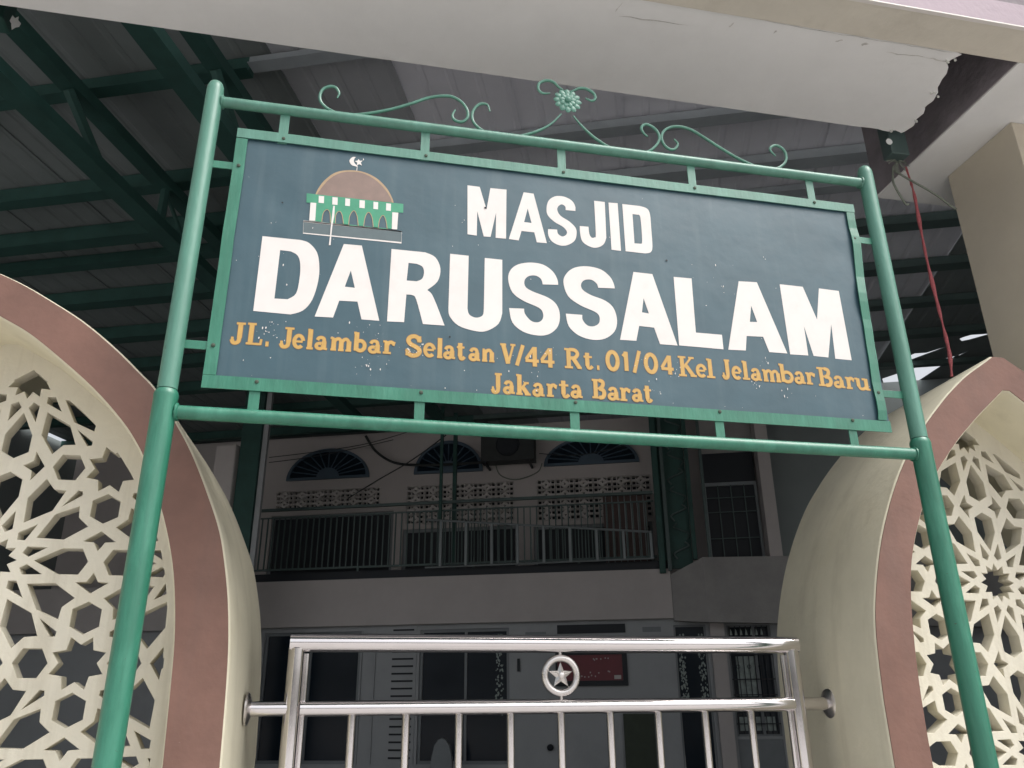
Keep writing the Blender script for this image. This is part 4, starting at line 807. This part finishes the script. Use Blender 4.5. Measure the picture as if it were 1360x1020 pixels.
# fanlights
for cx, rx_, z0, hz in fans:
    arc = [(cx+rx_*math.cos(math.pi*k/24), z0+hz*math.sin(math.pi*k/24)) for k in range(25)]
    inn = [(cx+(rx_-.07)*math.cos(math.pi*k/24), z0+.05+(hz-.11)*math.sin(math.pi*k/24)) for k in range(25)]
    f_ = local(bd, 'fanlight', fill([arc, inn], UY-.03, .028), M['tealgl'])
    local(f_, 'pane', fill([inn], UY-.012, .003), M['glass'])
    hub = [(cx+rx_*.27*math.cos(math.pi*k/12), z0+.05+hz*.30*math.sin(math.pi*k/12)) for k in range(13)]
    local(f_, 'hub_panel', fill([hub], UY-.03, .012), M['tealgl'])
    for k in range(1, 12):
        a_ = math.pi*k/12; p = (cx+rx_*.28*math.cos(a_), z0+.05+hz*.31*math.sin(a_)); q = (cx+(rx_-.075)*math.cos(a_), z0+.05+(hz-.115)*math.sin(a_))
        b = MB(); b.tube([(p[0],UY-.028,p[1]),(q[0],UY-.028,q[1])], .013, 4); local(f_, 'fan_rib', b, M['tealgl'])
# gallery railing
gr = empty('gallery_railing', tuple(FO), FA, 'long dark grey green baluster railing along the upper gallery', 'railing')
lb('top_rail', M['railg'], (-4.6,3.28,-1.0+1.02,.07,4.80,4.85), parent=gr) if False else None
RYg = .06
lb('top_rail', M['railg'], (-5.2,3.28,RYg-.03,RYg+.03,4.90,4.95), (-5.2,3.28,RYg-.012,RYg+.012,4.76,4.785), parent=gr)
lb('bottom_rail', M['railg'], (-5.2,3.28,RYg-.02,RYg+.02,3.80,3.835), parent=gr)
bal = lb('baluster', M['railg'], (-.011,.011,RYg-.011,RYg+.011,3.836,4.76), parent=gr); bal.location = (-5.15,0,0)
k = 1
while -5.15+k*.112 < 3.25: o = bal.copy(); col.objects.link(o); o.location = (-5.15+k*.112, 0, 0); k += 1
ps = lb('rail_post', M['railg'], (-.02,.02,RYg-.02,RYg+.02,3.6,3.80), parent=gr); ps.location = (-2.0,0,0)
for x in (-4.0,.1,1.95): o = ps.copy(); col.objects.link(o); o.location = (x,0,0)
# silver stair railing in front of it
g2 = empty('stair_railing', tuple(FO), FA, 'pale silver stepped railing with paired posts on the right half of the gallery', 'railing')
yy = -.12
b = MB(); b.tube([(-.72,yy,4.58),(3.22,yy,4.20)], .02, 8); local(g2, 'handrail', b, M['rails'])
b = MB(); b.tube([(-.72,yy,3.74),(3.22,yy,3.76)], .016, 8); local(g2, 'bottom_rail', b, M['rails'])
for k in range(9):
    x = -.45+k*.455; zt = 4.58-.38*(x+.72)/3.94
    b = MB(); b.box(x-.022,x+.022,yy-.015,yy+.015,3.755,zt); local(g2, 'rail_post', b, M['rails'])
for k in range(33):
    x = -.6+k*.117; zt = 4.58-.38*(x+.72)/3.94
    b = MB(); b.box(x-.008,x+.008,yy-.008,yy+.008,3.755,zt); local(g2, 'baluster', b, M['railg'])
# brown barred door at the right end of the gallery, green posts and lattice column, bay windows
bdn = lb('brown_door', M['brownd'], (2.40,3.16,.30,.34,3.76,4.98))
for k in range(7): lb('door_bar', M['rails'], (2.44+k*.11,2.455+k*.11,.27,.299,3.76,5.0), parent=bdn)
lb('green_column', M['rafter'], (3.30,3.40,-.10,.05,3.52,6.7), (3.86,3.93,-.16,-.06,3.72,6.7), (3.40,3.86,.02,.06,3.6,6.7))
sc = lb('column_post', M['railg'], (3.44,3.50,-.12,-.05,3.55,6.7), (4.10,4.15,-.28,-.2,3.72,6.3))
b = MB(); 
for k in range(9):
    z = 3.75+k*.32; s_ = 1 if k % 2 else -1; b.tube(smooth_path([(3.70+s_*.09,-.02,z),(3.70+s_*.14,-.02,z+.09),(3.70,-.02,z+.16),(3.70-s_*.12,-.02,z+.22),(3.70-s_*.05,-.02,z+.28)], 3), .016, 5)
o_ = local(bd, 'scroll_work', b, M['railg']); o_['kind'] = 'stuff'
lb('bay_pier', M['inwall'], (5.08,5.28,-.22,.2,3.64,6.7)); lb('bay_wall', M['concrete'], (4.15,5.08,.3,.34,5.62,6.7))
bw = lb('window', M['frame'], (4.16,5.06,.2,.25,3.72,3.78), (4.16,5.06,.2,.25,5.02,5.08), (4.16,4.20,.2,.25,3.78,5.02), (5.02,5.06,.2,.25,3.78,5.02))
lb('pane', M['dark'], (4.16,5.06,.24,.246,3.74,5.62), parent=bw)
for x in (4.4,4.62,4.84): lb('grille_bar', M['railg'], (x-.008,x+.008,.17,.186,3.78,5.02), parent=bw)
for z in (4.1,4.55,4.8): lb('grille_bar', M['railg'], (4.2,5.02,.166,.18,z-.007,z+.007), parent=bw)
lb('side_wall', M['backwall'], (5.28,9.3,.25,.3,3.62,6.76))
# green posts of the gallery, grey pillar on the left
for x, y_, t_ in ((-.50,.0,.05),(-.34,.4,.07)):
    b = MB(); b.box(x-t_/2,x+t_/2,y_-.03,y_+.03,3.6 if y_ > .1 else 4.6,6.75); local(bd, 'gallery_post', b, M['rafter'])
pl = empty('corner_pillar', tuple(FO), FA, 'pale rounded pillar with a green post beside it behind the left arch', 'pillar')
lb('shaft', M['inwall'], (-4.10,-3.72,-1.6,-1.3,0,5.72), parent=pl, cham=.03); lb('green_post', M['rafter'], (-3.70,-3.34,-1.5,-1.35,0,6.75), parent=pl)
lb('back_shaft', M['ingrey'], (-3.33,-3.24,-1.45,-1.38,3.6,6.7), parent=pl)
# air conditioner and its pipes
ac = empty('air_conditioner', tuple(FO), FA, 'dark air conditioner outdoor unit hung on the upper wall between two fanlights', 'air conditioner')
lb('casing', M['blackc'], (.10,1.13,.66,.98,5.83,6.45), parent=ac, cham=.01)
b = MB(); b.tube([(.62+.22*math.cos(6.283*i/20), .65, 6.14+.22*math.sin(6.283*i/20)) for i in range(20)], .012, 6, closed=True); b.tube([(.62,.655,6.14),(.62,.64,6.14)], .2, 20); local(ac, 'fan_grille', b, M['dark'])
lb('bracket', M['dark'], (.16,.20,.66,1.2,5.79,5.828), (1.0,1.04,.66,1.2,5.79,5.828), parent=ac)
for lab, pts, r_ in (('thick looping dark pipe in front of the middle fanlight', [(-2.35,1.0,6.6),(-2.1,.95,6.25),(-1.7,.9,5.98),(-1.2,.9,5.90),(-.6,.9,5.88),(.1,.95,5.90)], .028),
                     ('thin dark cable slanting from the left vent blocks up to the green post', [(-2.6,.9,5.30),(-2.0,.85,5.62),(-1.3,.8,5.98),(-.6,.7,6.42)], .012),
                     ('upper thin dark cable sagging across the left fanlight', [(-4.3,.8,6.20),(-3.2,.8,6.27),(-2.2,.8,6.38),(-1.2,.8,6.62)], .008),
                     ('lower thin dark cable sagging under the first one', [(-4.3,.82,6.10),(-3.4,.8,6.16),(-2.4,.8,6.30),(-1.7,.8,6.42)], .008),
                     ('pale curled cable below the air conditioner', [(.35,.9,5.8),(.45,.88,5.6),(.75,.88,5.5),(1.15,.88,5.62),(1.25,.9,5.8)], .013),
                     ('thin cable running right past the third fanlight', [(1.2,.9,6.0),(1.9,.88,5.92),(2.7,.85,6.02),(3.3,.8,6.22)], .008)):
    b = MB(); b.tube(smooth_path([FO+UD*p[0]+ND*p[1]+Vector((0,0,p[2])) for p in pts], 6), r_, 6)
    setp(build('wall_cable', b, M['blackc'] if 'pale' not in lab else M['cable'], smooth=True), lab, 'cable', 'cables on the upper courtyard wall')
